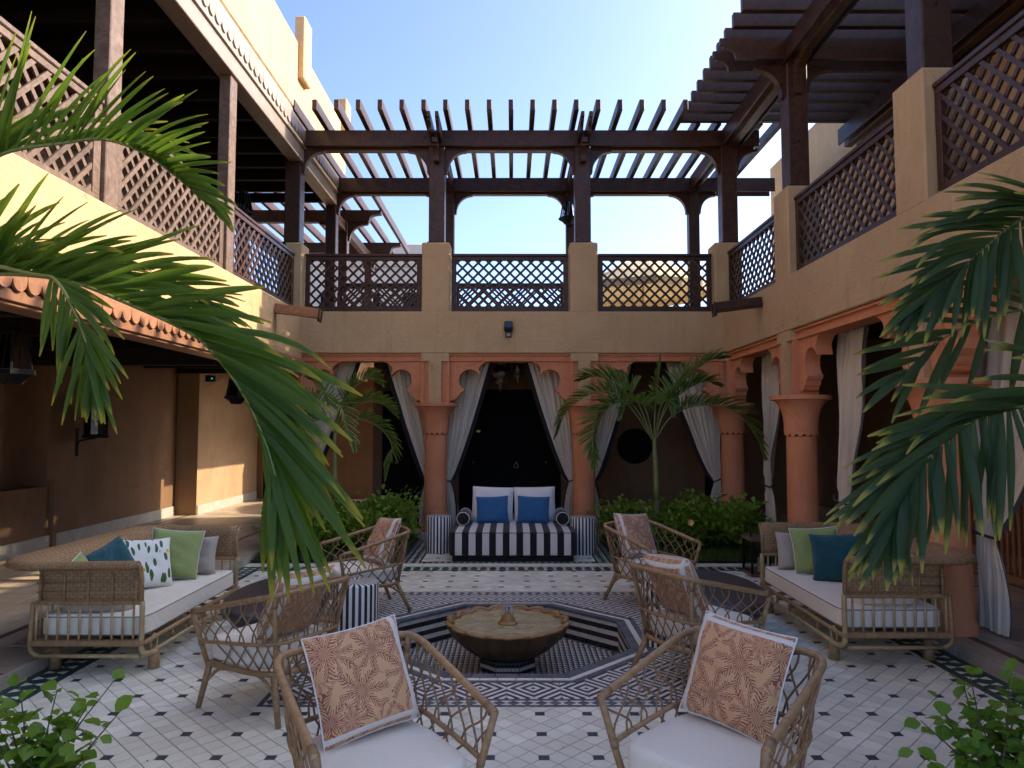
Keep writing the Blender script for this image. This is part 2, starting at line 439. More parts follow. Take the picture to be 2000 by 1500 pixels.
# ------------------------------------------------------------------ geometry helpers
class G:
    def __init__(s):
        s.v = []; s.f = []; s.m = []; s.uv = None
    def add(s, vs, fs, mi=0, uvs=None):
        o = len(s.v)
        s.v += [tuple(p) for p in vs]
        s.f += [tuple(i + o for i in f) for f in fs]
        s.m += [mi] * len(fs)
        if uvs is not None:
            if s.uv is None: s.uv = {}
            for i, c in enumerate(uvs): s.uv[o + i] = c
        return s
    def box(s, lo, hi, mi=0, c=0.0, M=None):
        """axis box, optionally with chamfered edges, optionally moved by matrix M"""
        lo = Vector(lo); hi = Vector(hi)
        c = min(c, .45 * min(hi - lo))
        if c <= 0:
            vs = [Vector((x, y, z)) for x in (lo.x, hi.x) for y in (lo.y, hi.y) for z in (lo.z, hi.z)]
            fs = [(0, 1, 3, 2), (4, 6, 7, 5), (0, 4, 5, 1), (2, 3, 7, 6), (0, 2, 6, 4), (1, 5, 7, 3)]
        else:
            vs = []; idx = {}
            for ix in (0, 1):
                for iy in (0, 1):
                    for iz in (0, 1):
                        for ax in range(3):
                            p = []
                            for k, i in enumerate((ix, iy, iz)):
                                e = (lo, hi)[i][k]
                                p.append(e if k == ax else e + (c if i == 0 else -c))
                            idx[ix, iy, iz, ax] = len(vs); vs.append(Vector(p))
            fs = []
            def I(i, j, k, ax): return idx[i, j, k, ax]
            for i in (0, 1):
                q = [I(i, 0, 0, 0), I(i, 1, 0, 0), I(i, 1, 1, 0), I(i, 0, 1, 0)]; fs.append(q if i else q[::-1])
                q = [I(0, i, 0, 1), I(0, i, 1, 1), I(1, i, 1, 1), I(1, i, 0, 1)]; fs.append(q if i else q[::-1])
                q = [I(0, 0, i, 2), I(1, 0, i, 2), I(1, 1, i, 2), I(0, 1, i, 2)]; fs.append(q if i else q[::-1])
            for i in (0, 1):
                for j in (0, 1):
                    sgn = (i + j) % 2
                    q = [I(i, j, 0, 0), I(i, j, 0, 1), I(i, j, 1, 1), I(i, j, 1, 0)]; fs.append(q if sgn == 0 else q[::-1])
                    q = [I(i, 0, j, 0), I(i, 1, j, 0), I(i, 1, j, 2), I(i, 0, j, 2)]; fs.append(q if sgn == 0 else q[::-1])
                    q = [I(0, i, j, 1), I(0, i, j, 2), I(1, i, j, 2), I(1, i, j, 1)]; fs.append(q if sgn == 0 else q[::-1])
                    for k in (0, 1):
                        t = [I(i, j, k, 0), I(i, j, k, 1), I(i, j, k, 2)]
                        fs.append(t if (i + j + k) % 2 else t[::-1])
        if M is not None: vs = [M @ p for p in vs]
        return s.add(vs, fs, mi)
    def tube(s, pts, r, n=8, mi=0, closed=False, cap=True):
        P = [Vector(p) for p in pts]; k = len(P)
        rr = r if isinstance(r, (list, tuple)) else [r] * k
        vs = []; fs = []; uvs = []
        T = []
        for i in range(k):
            a = P[(i - 1) % k] if closed else P[max(i - 1, 0)]
            b = P[(i + 1) % k] if closed else P[min(i + 1, k - 1)]
            d = b - a
            T.append(d.normalized() if d.length > 1e-9 else Vector((0, 0, 1)))
        nrm = T[0].orthogonal().normalized()
        L = 0
        for i in range(k):
            nrm = (nrm - T[i] * nrm.dot(T[i]))
            nrm = nrm.normalized() if nrm.length > 1e-6 else T[i].orthogonal().normalized()
            bi = T[i].cross(nrm)
            if i: L += (P[i] - P[i - 1]).length
            for j in range(n):
                a = 2 * math.pi * j / n
                vs.append(P[i] + (nrm * math.cos(a) + bi * math.sin(a)) * rr[i])
                uvs.append((j / n, L))
        segs = k if closed else k - 1
        for i in range(segs):
            for j in range(n):
                a = i * n + j; b = i * n + (j + 1) % n
                c = ((i + 1) % k) * n + (j + 1) % n; d = ((i + 1) % k) * n + j
                fs.append((a, b, c, d))
        if cap and not closed:
            fs.append(tuple(range(n - 1, -1, -1)))
            fs.append(tuple((k - 1) * n + j for j in range(n)))
        return s.add(vs, fs, mi, uvs)
    def lathe(s, prof, n=24, c=(0, 0, 0), mi=0, wob=None, sx=1, sy=1, caps=True):
        vs = []; fs = []
        for i, (r, z) in enumerate(prof):
            for j in range(n):
                a = 2 * math.pi * j / n
                q, dz = (r, 0) if wob is None else wob(i, r, z, a)
                vs.append((c[0] + q * math.cos(a) * sx, c[1] + q * math.sin(a) * sy, c[2] + z + dz))
        for i in range(len(prof) - 1):
            for j in range(n):
                fs.append((i * n + j, i * n + (j + 1) % n, (i + 1) * n + (j + 1) % n, (i + 1) * n + j))
        if caps:
            if prof[0][0] > 1e-4: fs.append(tuple(range(n - 1, -1, -1)))
            if prof[-1][0] > 1e-4: fs.append(tuple((len(prof) - 1) * n + j for j in range(n)))
        return s.add(vs, fs, mi)
    def prism(s, poly, to3, d0, d1, mi=0):
        """poly: 2D outline; to3(a, b, d) places a point at depth d"""
        n = len(poly)
        vs = [to3(a, b, d0) for a, b in poly] + [to3(a, b, d1) for a, b in poly]
        fs = [tuple(range(n)), tuple(range(2 * n - 1, n - 1, -1))]
        fs += [(i, i + n, (i + 1) % n + n, (i + 1) % n) for i in range(n)]
        return s.add(vs, fs, mi)
    def tile(s, poly, z0, z1, mi=0, ins=.0015, tilt=.005):
        """flat piece with eased edge: poly is a convex outline in xy"""
        n = len(poly)
        cx = sum(p[0] for p in poly) / n; cy = sum(p[1] for p in poly) / n
        ta, tb = random.uniform(-tilt, tilt), random.uniform(-tilt, tilt)
        vs = [(x, y, z0) for x, y in poly]
        for x, y in poly:
            dx, dy = x - cx, y - cy; L = math.hypot(dx, dy) or 1
            k = max(0, 1 - ins / L)
            vs.append((cx + dx * k, cy + dy * k, z1 + ta * dx + tb * dy))
        fs = [tuple(range(n, 2 * n))] + [(i, (i + 1) % n, (i + 1) % n + n, i + n) for i in range(n)]
        return s.add(vs, fs, mi)
    def mesh(s, name, mats, smooth=False, fix=False):
        me = bpy.data.meshes.new(name)
        me.from_pydata(s.v, [], s.f)
        for m in (mats if isinstance(mats, (list, tuple)) else [mats]):
            me.materials.append(MT[m] if isinstance(m, str) else m)
        me.polygons.foreach_set('material_index', s.m)
        if s.uv is not None:
            ul = me.uv_layers.new(name='UVMap')
            for lp in me.loops:
                ul.data[lp.index].uv = s.uv.get(lp.vertex_index, (0, 0))
        if fix:
            import bmesh
            bm = bmesh.new(); bm.from_mesh(me)
            bmesh.ops.recalc_face_normals(bm, faces=bm.faces)
            bm.to_mesh(me); bm.free()
        if smooth:
            me.polygons.foreach_set('use_smooth', [True] * len(me.polygons))
        me.update()
        return me

def link(name, data, parent=None, world=False, loc=None, rot=None):
    o = bpy.data.objects.new(name, data)
    COL.objects.link(o)
    if parent is not None:
        o.parent = parent
        if world:
            p = parent; off = Vector((0, 0, 0))
            while p is not None:
                off += p.location; p = p.parent
            o.location = -off
    if loc is not None: o.location = loc
    if rot is not None: o.rotation_euler = rot
    return o
def ob(name, g, mats, parent=None, smooth=False, world=False, loc=None, rot=None, fix=False):
    o = link(name, g.mesh(name, mats, smooth, fix), parent, world, loc, rot)
    if smooth == 'auto' or smooth == 2:
        pass
    return o
def tag(o, label=None, cat=None, group=None, kind=None):
    if label: o['label'] = label
    if cat: o['category'] = cat
    if group: o['group'] = group
    if kind: o['kind'] = kind
    return o
def thing(name, label, cat, loc=(0, 0, 0), rz=0, group=None):
    o = link(name, None, loc=loc, rot=(0, 0, rz))
    o.empty_display_size = .1
    return tag(o, label, cat, group)
def structure(o): return tag(o, kind='structure')
def sharp(o, ang=35):
    """smooth shading that keeps hard corners"""
    me = o.data
    me.polygons.foreach_set('use_smooth', [True] * len(me.polygons))
    try:
        me.set_sharp_from_angle(angle=R(ang))
    except Exception:
        pass
    return o
def rail(pts, n=6):
    """Catmull-Rom through control points"""
    P = [Vector(p) for p in pts]
    P = [P[0] * 2 - P[1]] + P + [P[-1] * 2 - P[-2]]
    out = []
    for i in range(1, len(P) - 2):
        for k in range(n):
            t = k / n
            a, b, c, d = P[i - 1], P[i], P[i + 1], P[i + 2]
            out.append(.5 * ((2 * b) + (c - a) * t + (2 * a - 5 * b + 4 * c - d) * t * t + (3 * b - a - 3 * c + d) * t ** 3))
    out.append(P[-2])
    return out
def convex_clip(poly, a, b, c):
    """keep the part of poly with a*x + b*y >= c"""
    out = []
    for i in range(len(poly)):
        p, q = poly[i], poly[(i + 1) % len(poly)]
        dp = a * p[0] + b * p[1] - c; dq = a * q[0] + b * q[1] - c
        if dp >= 0: out.append(p)
        if (dp > 0) != (dq > 0) and abs(dp - dq) > 1e-12:
            t = dp / (dp - dq)
            if 0 < t < 1: out.append((p[0] + (q[0] - p[0]) * t, p[1] + (q[1] - p[1]) * t))
    return out
def area(poly):
    return abs(sum(poly[i][0] * poly[(i + 1) % len(poly)][1] - poly[(i + 1) % len(poly)][0] * poly[i][1] for i in range(len(poly)))) / 2
def seen(x, y, z, m=0.02):
    """rough test: is a floor point inside the photograph's field of view"""
    if y < .5: return False
    return abs(x / y) < .72 + m and (z - 1.7) / y > -.478 - m

# ------------------------------------------------------------------ dimensions of the place
CX = -.035          # axis of the courtyard
HW = 3.305          # half width of the courtyard
STEP = .09          # height of the walkways
PC = (CX, 5.99)     # centre of the fountain pit
AP = .965           # pit apothem
MH = 1.53           # half side of the mosaic square
BACK = 11.05        # face of the back wing
COLX = (-3.50, -1.20, 1.13, 3.47)
RCOLY = (11.24, 8.62, 5.80, 2.98)

# ------------------------------------------------------------------ ground
g = G(); S = 300
hx0, hx1, hy0, hy1 = -3.0, 3.0, 4.2, 8.0          # the ground is opened under the pit
g.add([(-S, -S, -.5), (S, -S, -.5), (S, S, -.5), (-S, S, -.5)], [(0, 1, 2, 3)])
structure(ob('ground', g, 'sand'))

# courtyard slab with the octagonal pit cut out
def octo(ap, c=PC):
    r = ap / math.cos(math.pi / 8)
    return [(c[0] + r * math.cos(math.pi / 8 + k * math.pi / 4), c[1] + r * math.sin(math.pi / 8 + k * math.pi / 4)) for k in range(8)]
OCT = octo(AP)
def minus_oct(poly, ap, c=PC):
    """convex poly minus the octagon, as convex pieces"""
    pieces = []; rest = poly
    for k in range(8):
        a = k * math.pi / 4
        nx, ny = math.cos(a), math.sin(a)
        d = nx * c[0] + ny * c[1] + ap
        o = convex_clip(rest, nx, ny, d)
        if len(o) > 2 and area(o) > 2e-5: pieces.append(o)
        rest = convex_clip(rest, -nx, -ny, -d)
        if len(rest) < 3: break
    return pieces
g = G()
for pc in minus_oct([(-3.32, -1), (3.32, -1), (3.32, 11.2), (-3.32, 11.2)], AP + .03):
    n = len(pc)
    g.add([(x, y, -.004) for x, y in pc] + [(x, y, -.3) for x, y in pc],
          [tuple(range(n)), tuple(range(2 * n - 1, n - 1, -1))] + [(i, i + n, (i + 1) % n + n, (i + 1) % n) for i in range(n)])
court = structure(ob('courtyard_floor', g, 'grout', fix=True))

# white lozenge tiles with small dark insets ------------------------------
TW = .1414                        # lozenge diagonal
J = .0028                         # joint
def zone(x, y):
    """which floor field a point belongs to"""
    if abs(x - CX) < MH + .001 and abs(y - PC[1]) < MH + .001: return None
    if y < 8.60 and abs(x) < 3.05: return 'court'
    if 9.20 < y < 10.98 and -1.17 < x < 1.08: return 'niche'
    return None
xo, yo = CX + .035 - .117, 4.075
def lozenge(cx, cy, m, n, horiz):
    h = TW / 2 - J
    v = [(cx + h, cy), (cx, cy + h), (cx - h, cy), (cx, cy - h)]
    c = .0255 + J
    # clip the corner that meets a dark inset (inset centres sit where both indices are even)
    if horiz and n % 2 == 0:
        sx = -1 if m % 2 == 0 else 1
        ex = cx + sx * TW / 2
        v = convex_clip(v, -sx, 0, -sx * (ex - sx * c))
    if not horiz and m % 2 == 0:
        sy = -1 if n % 2 == 0 else 1
        ey = cy + sy * TW / 2
        v = convex_clip(v, 0, -sy, -sy * (ey - sy * c))
    return v
fields = [(-3.045, 3.045, .6, PC[1] - MH), (-3.045, CX - MH, PC[1] - MH, PC[1] + MH), (CX + MH, 3.045, PC[1] - MH, PC[1] + MH),
          (-3.045, 3.045, PC[1] + MH, 8.60), (-1.16, 1.07, 9.20, 10.98)]
white = []; dark = []
for fx0, fx1, fy0, fy1 in fields:
    m0 = int(math.floor((fx0 - xo) / TW)) - 1; m1 = int(math.ceil((fx1 - xo) / TW)) + 1
    n0 = int(math.floor((fy0 - yo) / TW)) - 1; n1 = int(math.ceil((fy1 - yo) / TW)) + 1
    def crop(v):
        for a, b, c in ((1, 0, fx0), (-1, 0, -fx1), (0, 1, fy0), (0, -1, -fy1)):
            v = convex_clip(v, a, b, c)
            if len(v) < 3: return None
        return v if area(v) > 1.2e-4 else None
    for m in range(m0, m1):
        for n in range(n0, n1):
            v = crop(lozenge(xo + (m + .5) * TW, yo + n * TW, m, n, True))
            if v: white.append(v)
            v = crop(lozenge(xo + m * TW, yo + (n + .5) * TW, m, n, False))
            if v: white.append(v)
            if m % 2 == 0 and n % 2 == 0:
                x, y = xo + m * TW, yo + n * TW; h = .0255
                v = crop([(x - h, y - h), (x + h, y - h), (x + h, y + h), (x - h, y + h)])
                if v: dark.append(v)
def cen(v): return (sum(p[0] for p in v) / len(v), sum(p[1] for p in v) / len(v))
def lay(pieces, mat, parent, limit, one, rest, z0=-.006, z1=0.0):
    """the nearest pieces in view each their own object, the others one mesh"""
    vis = []; oth = []
    for v in pieces:
        x, y = cen(v)
        (vis if seen(x, y, z1) else oth).append(v)
    vis.sort(key=lambda v: cen(v)[1])
    oth += vis[limit:]; vis = vis[:limit]
    for v in vis:
        x, y = cen(v)
        g = G(); dz = random.uniform(-.0007, .0007)
        g.tile([(p[0] - x, p[1] - y) for p in v], z0, z1 + dz)
        ob(one, g, mat, parent, loc=(x, y, 0))
    if oth:
        g = G()
        for v in oth: g.tile(v, z0, z1 + random.uniform(-.0007, .0007))
        tag(ob(rest, g, mat, parent), kind='stuff')
lay(white, 'tile_w', court, 300, 'white_tile', 'white_tile_field')
lay(dark, 'tile_d', court, 290, 'inset_tile', 'inset_tile_field')

# green border along the court: two dark strips with a chain of squares and pale triangles
def chain(x0, y0, x1, y1, w, p, inward, strip, matd, parent, z=0.001, tri=True):
    """border run from a to b; inward is the unit vector into the court; w total width"""
    d = Vector((x1 - x0, y1 - y0)); L = d.length; d.normalize()
    nv = Vector(inward)
    def q(a, b): return (x0 + d.x * a + nv.x * b, y0 + d.y * a + nv.y * b)
    strips = G(); sq = []; tr = []
    k = max(1, round(L / p)); pp = L / k
    sl = .30
    ns = max(1, round(L / sl))
    for i in range(ns):
        a, b = L * i / ns + .001, L * (i + 1) / ns - .001
        for lo, hi in ((0, strip), (w - strip, w)):
            strips.tile([q(a, lo), q(b, lo), q(b, hi), q(a, hi)], -.006, z)
    tag(ob('border_strip', strips, matd, parent, fix=True), kind='stuff')
    lo, hi = strip + .002, w - strip - .002
    td = (hi - lo) * .30
    for i in range(k):
        a = pp * i
        c = pp / 2
        # hexagon-like dark piece, pale triangles at the joints
        sq.append([q(a + .001, (lo + hi) / 2), q(a + c * .62, lo), q(a + pp - c * .62, lo), q(a + pp - .001, (lo + hi) / 2), q(a + pp - c * .62, hi), q(a + c * .62, hi)])
        for s in (0, 1):
            e = lo if s == 0 else hi; m = (lo + hi) / 2
            tr.append([q(a - c * .60, e), q(a, m + (e - m) * .06), q(a + c * .60, e)] if i else [q(a, e), q(a + .001, m + (e - m) * .06), q(a + c * .60, e)])
    return sq, tr
sqs = []; trs = []
for args in ((-HW, .6, -HW, 8.86, .255, .115, (1, 0), .055), (HW, .6, HW, 8.86, .255, .115, (-1, 0), .055),
             (-3.05, 8.86, 3.05, 8.86, .255, .115, (0, -1), .04)):
    a, b = chain(*args, 'tile_g', court); sqs += a; trs += b
for args in ((CX - 1.32, 9.08, CX - 1.32, 10.98, .20, .07, (1, 0), .03), (CX + 1.30, 9.08, CX + 1.30, 10.98, .20, .07, (-1, 0), .03),
             (CX - 1.12, 9.08, CX + 1.10, 9.08, .115, .08, (0, 1), .02)):
    a, b = chain(*args, 'tile_g', court); sqs += a; trs += b
def fixwind(v):
    s = sum(v[i][0] * v[(i + 1) % len(v)][1] - v[(i + 1) % len(v)][0] * v[i][1] for i in range(len(v)))
    return v if s > 0 else v[::-1]
lay([fixwind(v) for v in sqs], 'tile_g', court, 120, 'border_tile', 'border_tile_run')
lay([fixwind(v) for v in trs], 'tile_w', court, 120, 'border_triangle', 'border_triangle_run')
g = G()
n = 9
for i in range(n):
    a, b = -3.3 + 6.6 * i / n, -3.3 + 6.6 * (i + 1) / n
    g = G(); g.tile([(a + .001, 8.862), (b - .001, 8.862), (b - .001, 9.078), (a + .001, 9.078)], -.006, .0)
    ob('pale_strip', g, 'tile_w', court)

# ------------------------------------------------------------------ mosaic square round the pit
mos = structure(link('fountain_surround', None, loc=(PC[0], PC[1], 0)))
BW = .125
side = MH - BW
cell = 2 * side / 16
for i in range(16):
    for j in range(16):
        x0 = PC[0] - side + i * cell; y0 = PC[1] - side + j * cell
        q = [(x0 + .0006, y0 + .0006), (x0 + cell - .0006, y0 + .0006), (x0 + cell - .0006, y0 + cell - .0006), (x0 + .0006, y0 + cell - .0006)]
        pcs = minus_oct(q, AP + .155)
        pcs = [p for p in pcs if area(p) > 1e-4]
        if not pcs: continue
        g = G()
        for p in pcs: g.tile(fixwind(p), -.006, .0005)
        ob('patterned_tile', g, 'mosaic', mos, world=True)
# its border
sq = []; tr = []
c4 = [(PC[0] - MH, PC[1] - MH), (PC[0] + MH, PC[1] - MH), (PC[0] + MH, PC[1] + MH), (PC[0] - MH, PC[1] + MH)]
dmd = []; wht = []
for k in range(4):
    a = Vector(c4[k]); b = Vector(c4[(k + 1) % 4]); d = (b - a).normalized(); nv = Vector((-d.y, d.x)); L = (b - a).length
    def q(s, t): return tuple(a + d * s + nv * t)
    gs = G()
    for i in range(10):
        s0, s1 = L * i / 10, L * (i + 1) / 10
        gs.tile([q(max(s0, 0) + .001, 0), q(s1 - .001, 0), q(min(s1, L - .03) - .001, .03), q(max(s0, .03) + .001, .03)], -.006, .0008)
        gs.tile([q(max(s0, .10) + .001, .10), q(min(s1, L - .10) - .001, .10), q(min(s1, L - .125) - .001, .125), q(max(s0, .125) + .001, .125)], -.006, .0008)
    ob('border_strip', gs, 'tile_grey', mos, world=True)
    n = 34; p = (L - .10) / n
    for i in range(n):
        s = .05 + p * (i + .5)
        dmd.append([q(s - p * .46, .065), q(s, .033), q(s + p * .46, .065), q(s, .097)])
        for e, sg in ((.032, 1), (.098, -1)):
            s2 = s + p / 2
            wht.append(fixwind([q(s2 - p * .45, e), q(s2, .065 - .002 * sg), q(s2 + p * .45, e)]))
for lst, mt_, nm in ((dmd, 'tile_grey', 'border_diamond'), (wht, 'tile_w', 'border_triangle')):
    vis = sorted([v for v in lst if cen(v)[1] < 4.62], key=lambda v: abs(cen(v)[0]))
    rest = [v for v in lst if cen(v)[1] >= 4.62]
    for v in vis:
        g = G(); g.tile(fixwind(v), -.006, .0006); ob(nm, g, mt_, mos, world=True)
    g = G()
    for v in rest: g.tile(fixwind(v), -.006, .0006)
    tag(ob(nm + '_run', g, mt_, mos, world=True), kind='stuff')
# kerb rings round the pit: grey, white, grey coping
def ringpiece(a0, a1, k, f0, f1):
    o0, o1 = octo(a0), octo(a1)
    def l(o, f): return (o[k][0] + (o[(k + 1) % 8][0] - o[k][0]) * f, o[k][1] + (o[(k + 1) % 8][1] - o[k][1]) * f)
    return fixwind([l(o0, f0), l(o0, f1), l(o1, f1), l(o1, f0)])
for a0, a1, mt_, z, nm, n in ((AP - .012, AP + .062, 'tile_grey', .0045, 'coping_stone', 5), (AP + .064, AP + .108, 'tile_w', .001, 'rim_tile', 7), (AP + .110, AP + .154, 'tile_grey', .0008, 'rim_stone', 6)):
    for k in range(8):
        for i in range(n):
            v = ringpiece(a0, a1, k, i / n + .002, (i + 1) / n - .002)
            g = G(); g.tile(v, -.02, z); ob(nm, g, mt_, mos, world=True)
# pit walls and floor
PD = -.262
g = G()
o0 = octo(AP + .02)
g.add([(x, y, -.012) for x, y in o0] + [(x, y, PD - .004) for x, y in o0],
      [((k + 1) % 8, (k + 1) % 8 + 8, k + 8, k) for k in range(8)] + [tuple(range(8, 16))])
structure(ob('fountain_pit', g, 'grout', fix=False))
pit = bpy.data.objects['fountain_pit']
gl, gd = G(), G()
rows = 6; rh = (-.014 - PD) / rows
for k in range(8):
    a = Vector(octo(AP + .004)[k]); b = Vector(octo(AP + .004)[(k + 1) % 8]); d = (b - a); L = d.length; d.normalize(); inn = Vector((-d.y, d.x))
    n = 19
    for r_ in range(rows):
        for h in (0,):
            for i in range(n):
                s0, s1 = L * i / n + .0012, L * (i + 1) / n - .0012
                z1 = -.014 - r_ * rh - .001; z0 = z1 - rh + .002
                p0, p1 = a + d * s0, a + d * s1
                i0 = inn * .006
                tgt = gd if r_ % 2 else gl
                tgt.add([(p0.x, p0.y, z0), (p1.x, p1.y, z0), (p1.x, p1.y, z1), (p0.x, p0.y, z1),
                         (p0.x + i0.x, p0.y + i0.y, z0 + .001), (p1.x + i0.x, p1.y + i0.y, z0 + .001), (p1.x + i0.x, p1.y + i0.y, z1 - .001), (p0.x + i0.x, p0.y + i0.y, z1 - .001)],
                        [(4, 7, 6, 5), (0, 4, 5, 1), (2, 6, 7, 3), (0, 3, 7, 4), (1, 5, 6, 2)])
tag(ob('wall_mosaic_cream', gl, 'tile_m', pit, fix=True), kind='stuff')
tag(ob('wall_mosaic_black', gd, 'tile_b', pit, fix=True), kind='stuff')
gl, gd = G(), G()
ts = .046
for i in range(-22, 22):
    for j in range(-22, 22):
        x, y = PC[0] + (i + .5) * ts, PC[1] + (j + .5) * ts
        if max(abs(x - PC[0]), abs(y - PC[1]), (abs(x - PC[0]) + abs(y - PC[1])) / 1.414) > AP - .03: continue
        h = ts / 2 - .001
        gd.tile([(x - h, y - h), (x + h, y - h), (x + h, y + h)], PD - .004, PD + .002, ins=.001)
        gl.tile([(x - h, y - h + .003), (x + h - .003, y + h), (x - h, y + h)], PD - .004, PD + .002, ins=.001)
tag(ob('floor_mosaic_black', gd, 'tile_b', pit), kind='stuff')
tag(ob('floor_mosaic_cream', gl, 'tile_m', pit), kind='stuff')

# ------------------------------------------------------------------ walkways round the court
def walkway(name, x0, x1, y0, y1, edge, ts=.42, cols=None):
    g = G(); g.box((x0, y0, -.49), (x1, y1, STEP - .006))
    w = structure(ob(name, g, 'grout'))
    nx = max(1, round((x1 - x0) / ts)); ny = max(1, round((y1 - y0) / ts))
    sx, sy = (x1 - x0) / nx, (y1 - y0) / ny
    rest = G(); restb = G(); cnt = 0
    base = {}
    for i in range(nx):
        for j in range(ny):
            cx, cy = x0 + (i + .5) * sx, y0 + (j + .5) * sy
            brown = (cols and i in cols[0]) or (cols and j % cols[1] == cols[2])
            v = [(cx - sx / 2 + .002, cy - sy / 2 + .002), (cx + sx / 2 - .002, cy - sy / 2 + .002), (cx + sx / 2 - .002, cy + sy / 2 - .002), (cx - sx / 2 + .002, cy + sy / 2 - .002)]
            if brown:
                # a tile crossed by a narrow brown strip
                if cols[0] and i in cols[0]:
                    parts = [([(cx - sx / 2 + .002, cy - sy / 2 + .002), (cx - .034, cy - sy / 2 + .002), (cx - .034, cy + sy / 2 - .002), (cx - sx / 2 + .002, cy + sy / 2 - .002)], 0),
                             ([(cx - .032, cy - sy / 2 + .002), (cx + .032, cy - sy / 2 + .002), (cx + .032, cy + sy / 2 - .002), (cx - .032, cy + sy / 2 - .002)], 1),
                             ([(cx + .034, cy - sy / 2 + .002), (cx + sx / 2 - .002, cy - sy / 2 + .002), (cx + sx / 2 - .002, cy + sy / 2 - .002), (cx + .034, cy + sy / 2 - .002)], 0)]
                else:
                    parts = [([(cx - sx / 2 + .002, cy - sy / 2 + .002), (cx + sx / 2 - .002, cy - sy / 2 + .002), (cx + sx / 2 - .002, cy - .034), (cx - sx / 2 + .002, cy - .034)], 0),
                             ([(cx - sx / 2 + .002, cy - .032), (cx + sx / 2 - .002, cy - .032), (cx + sx / 2 - .002, cy + .032), (cx - sx / 2 + .002, cy + .032)], 1),
                             ([(cx - sx / 2 + .002, cy + .034), (cx + sx / 2 - .002, cy + .034), (cx + sx / 2 - .002, cy + sy / 2 - .002), (cx - sx / 2 + .002, cy + sy / 2 - .002)], 0)]
            else:
                parts = [(v, 0)]
            for pv, b in parts:
                if seen(cx, cy, STEP, .03) and cnt < 290:
                    cnt += 1
                    g = G(); g.tile(pv, STEP - .01, STEP + random.uniform(-.0006, .0006))
                    ob('brown_strip' if b else 'floor_tile', g, 'tile_brown' if b else 'tile_walk', w)
                else:
                    (restb if b else rest).tile(pv, STEP - .01, STEP)
    if rest.v: tag(ob('floor_tile_field', rest, 'tile_walk', w), kind='stuff')
    if restb.v: tag(ob('brown_strip_run', restb, 'tile_brown', w), kind='stuff')
    # kerb stones on the court side
    ax, lo, hi, fixed, sg = edge
    n = max(1, round((hi - lo) / .62))
    for i in range(n):
        a, b = lo + (hi - lo) * i / n + .0015, lo + (hi - lo) * (i + 1) / n - .0015
        g = G()
        if ax == 'y':
            xs = sorted((fixed, fixed - sg * .03)); g.box((xs[0], a, -.02), (xs[1], b, STEP + .003), c=.004)
        else:
            g.box((a, fixed - .03, -.02), (b, fixed, STEP + .003), c=.004)
        ob('kerb_stone', g, 'kerb', w)
    return w
walkway('left_walkway', -6.6, -HW - .03, .4, 17.0, ('y', .4, 11.05, -HW, 1), .42, ({1, 6}, 7, 3))
walkway('right_walkway', HW + .03, 5.75, .4, 13.5, ('y', .4, 11.05, HW, -1), .42, ({0, 4}, 7, 2))
walkway('back_walkway', -HW - .028, HW + .028, 11.05, 13.5, ('x', -HW, HW, 11.05, 1), .42, ({8}, 5, 1))
for nm, x0, x1 in (('left_planting_bed', -3.30, -1.40), ('right_planting_bed', 1.32, 3.30)):
    g = G()
    n = 14
    vs = []; fs = []
    for i in range(n + 1):
        for j in range(n + 1):
            vs.append((x0 + (x1 - x0) * i / n, 9.08 + (11.02 - 9.08) * j / n, .012 + random.uniform(0, .03)))
    for i in range(n):
        for j in range(n):
            a = i * (n + 1) + j; fs.append((a, a + n + 1, a + n + 2, a + 1))
    g.add(vs, fs)
    structure(ob(nm, g, 'soil', smooth=True))
for nm, x0, x1 in (('near_left_planting_bed', -3.04, -1.75), ('near_right_planting_bed', 1.75, 3.04)):
    g = G()
    g.box((x0, 1.2, .001), (x1, 3.18, .03))
    structure(ob(nm, g, 'soil'))

# ------------------------------------------------------------------ building kit
def bracket_poly(w0=0.0):
    """scalloped keyhole bracket: a = distance from the pier, b = height"""
    P = [(w0, 2.745), (.596, 2.745), (.575, 2.735), (.535, 2.720), (.500, 2.697), (.475, 2.672), (.458, 2.642), (.452, 2.620),
         (.462, 2.585), (.474, 2.548), (.476, 2.520)]
    c = (.312, 2.452); r = .168
    a0 = math.atan2(2.520 - c[1], .476 - c[0]); a1 = R(242)
    for k in range(1, 17):
        a = a0 + (a1 - a0) * k / 16
        P.append((c[0] + r * math.cos(a), c[1] + r * math.sin(a)))
    P += [(.205, 2.272), (.165, 2.248), (.150, 2.215), (.135, 2.192), (.110, 2.178), (.095, 2.155), (.065, 2.138), (.03, 2.130), (w0, 2.128)]
    return P
def column(parent, x, y, name='column'):
    """round shaft; the flared capital with its scalloped skirt is a part of it"""
    sh = G()
    sh.lathe([(.205, STEP), (.205, STEP + .06), (.186, STEP + .10), (.180, STEP + .3), (.176, 1.0), (.172, 1.60)], 28, (x, y, 0))
    c = sharp(ob(name, sh, 'terra', parent, world=True))
    cp = G()
    def wob(i, r, z, a):
        if i == 0: return r, -.035 * abs(math.sin(a * 7))
        return r, 0
    cp.lathe([(.192, 1.635), (.196, 1.66), (.197, 1.74), (.206, 1.84), (.228, 1.92), (.262, 1.98), (.305, 2.025), (.312, 2.035)], 84, (x, y, 0), wob=wob)
    cp.lathe([(.345, 2.036), (.352, 2.040), (.352, 2.085), (.345, 2.090)], 40, (x, y, 0))
    o = ob('capital', cp, 'terra', c)
    p = c
    o.location = (0, 0, 0)
    sharp(o)
    return c
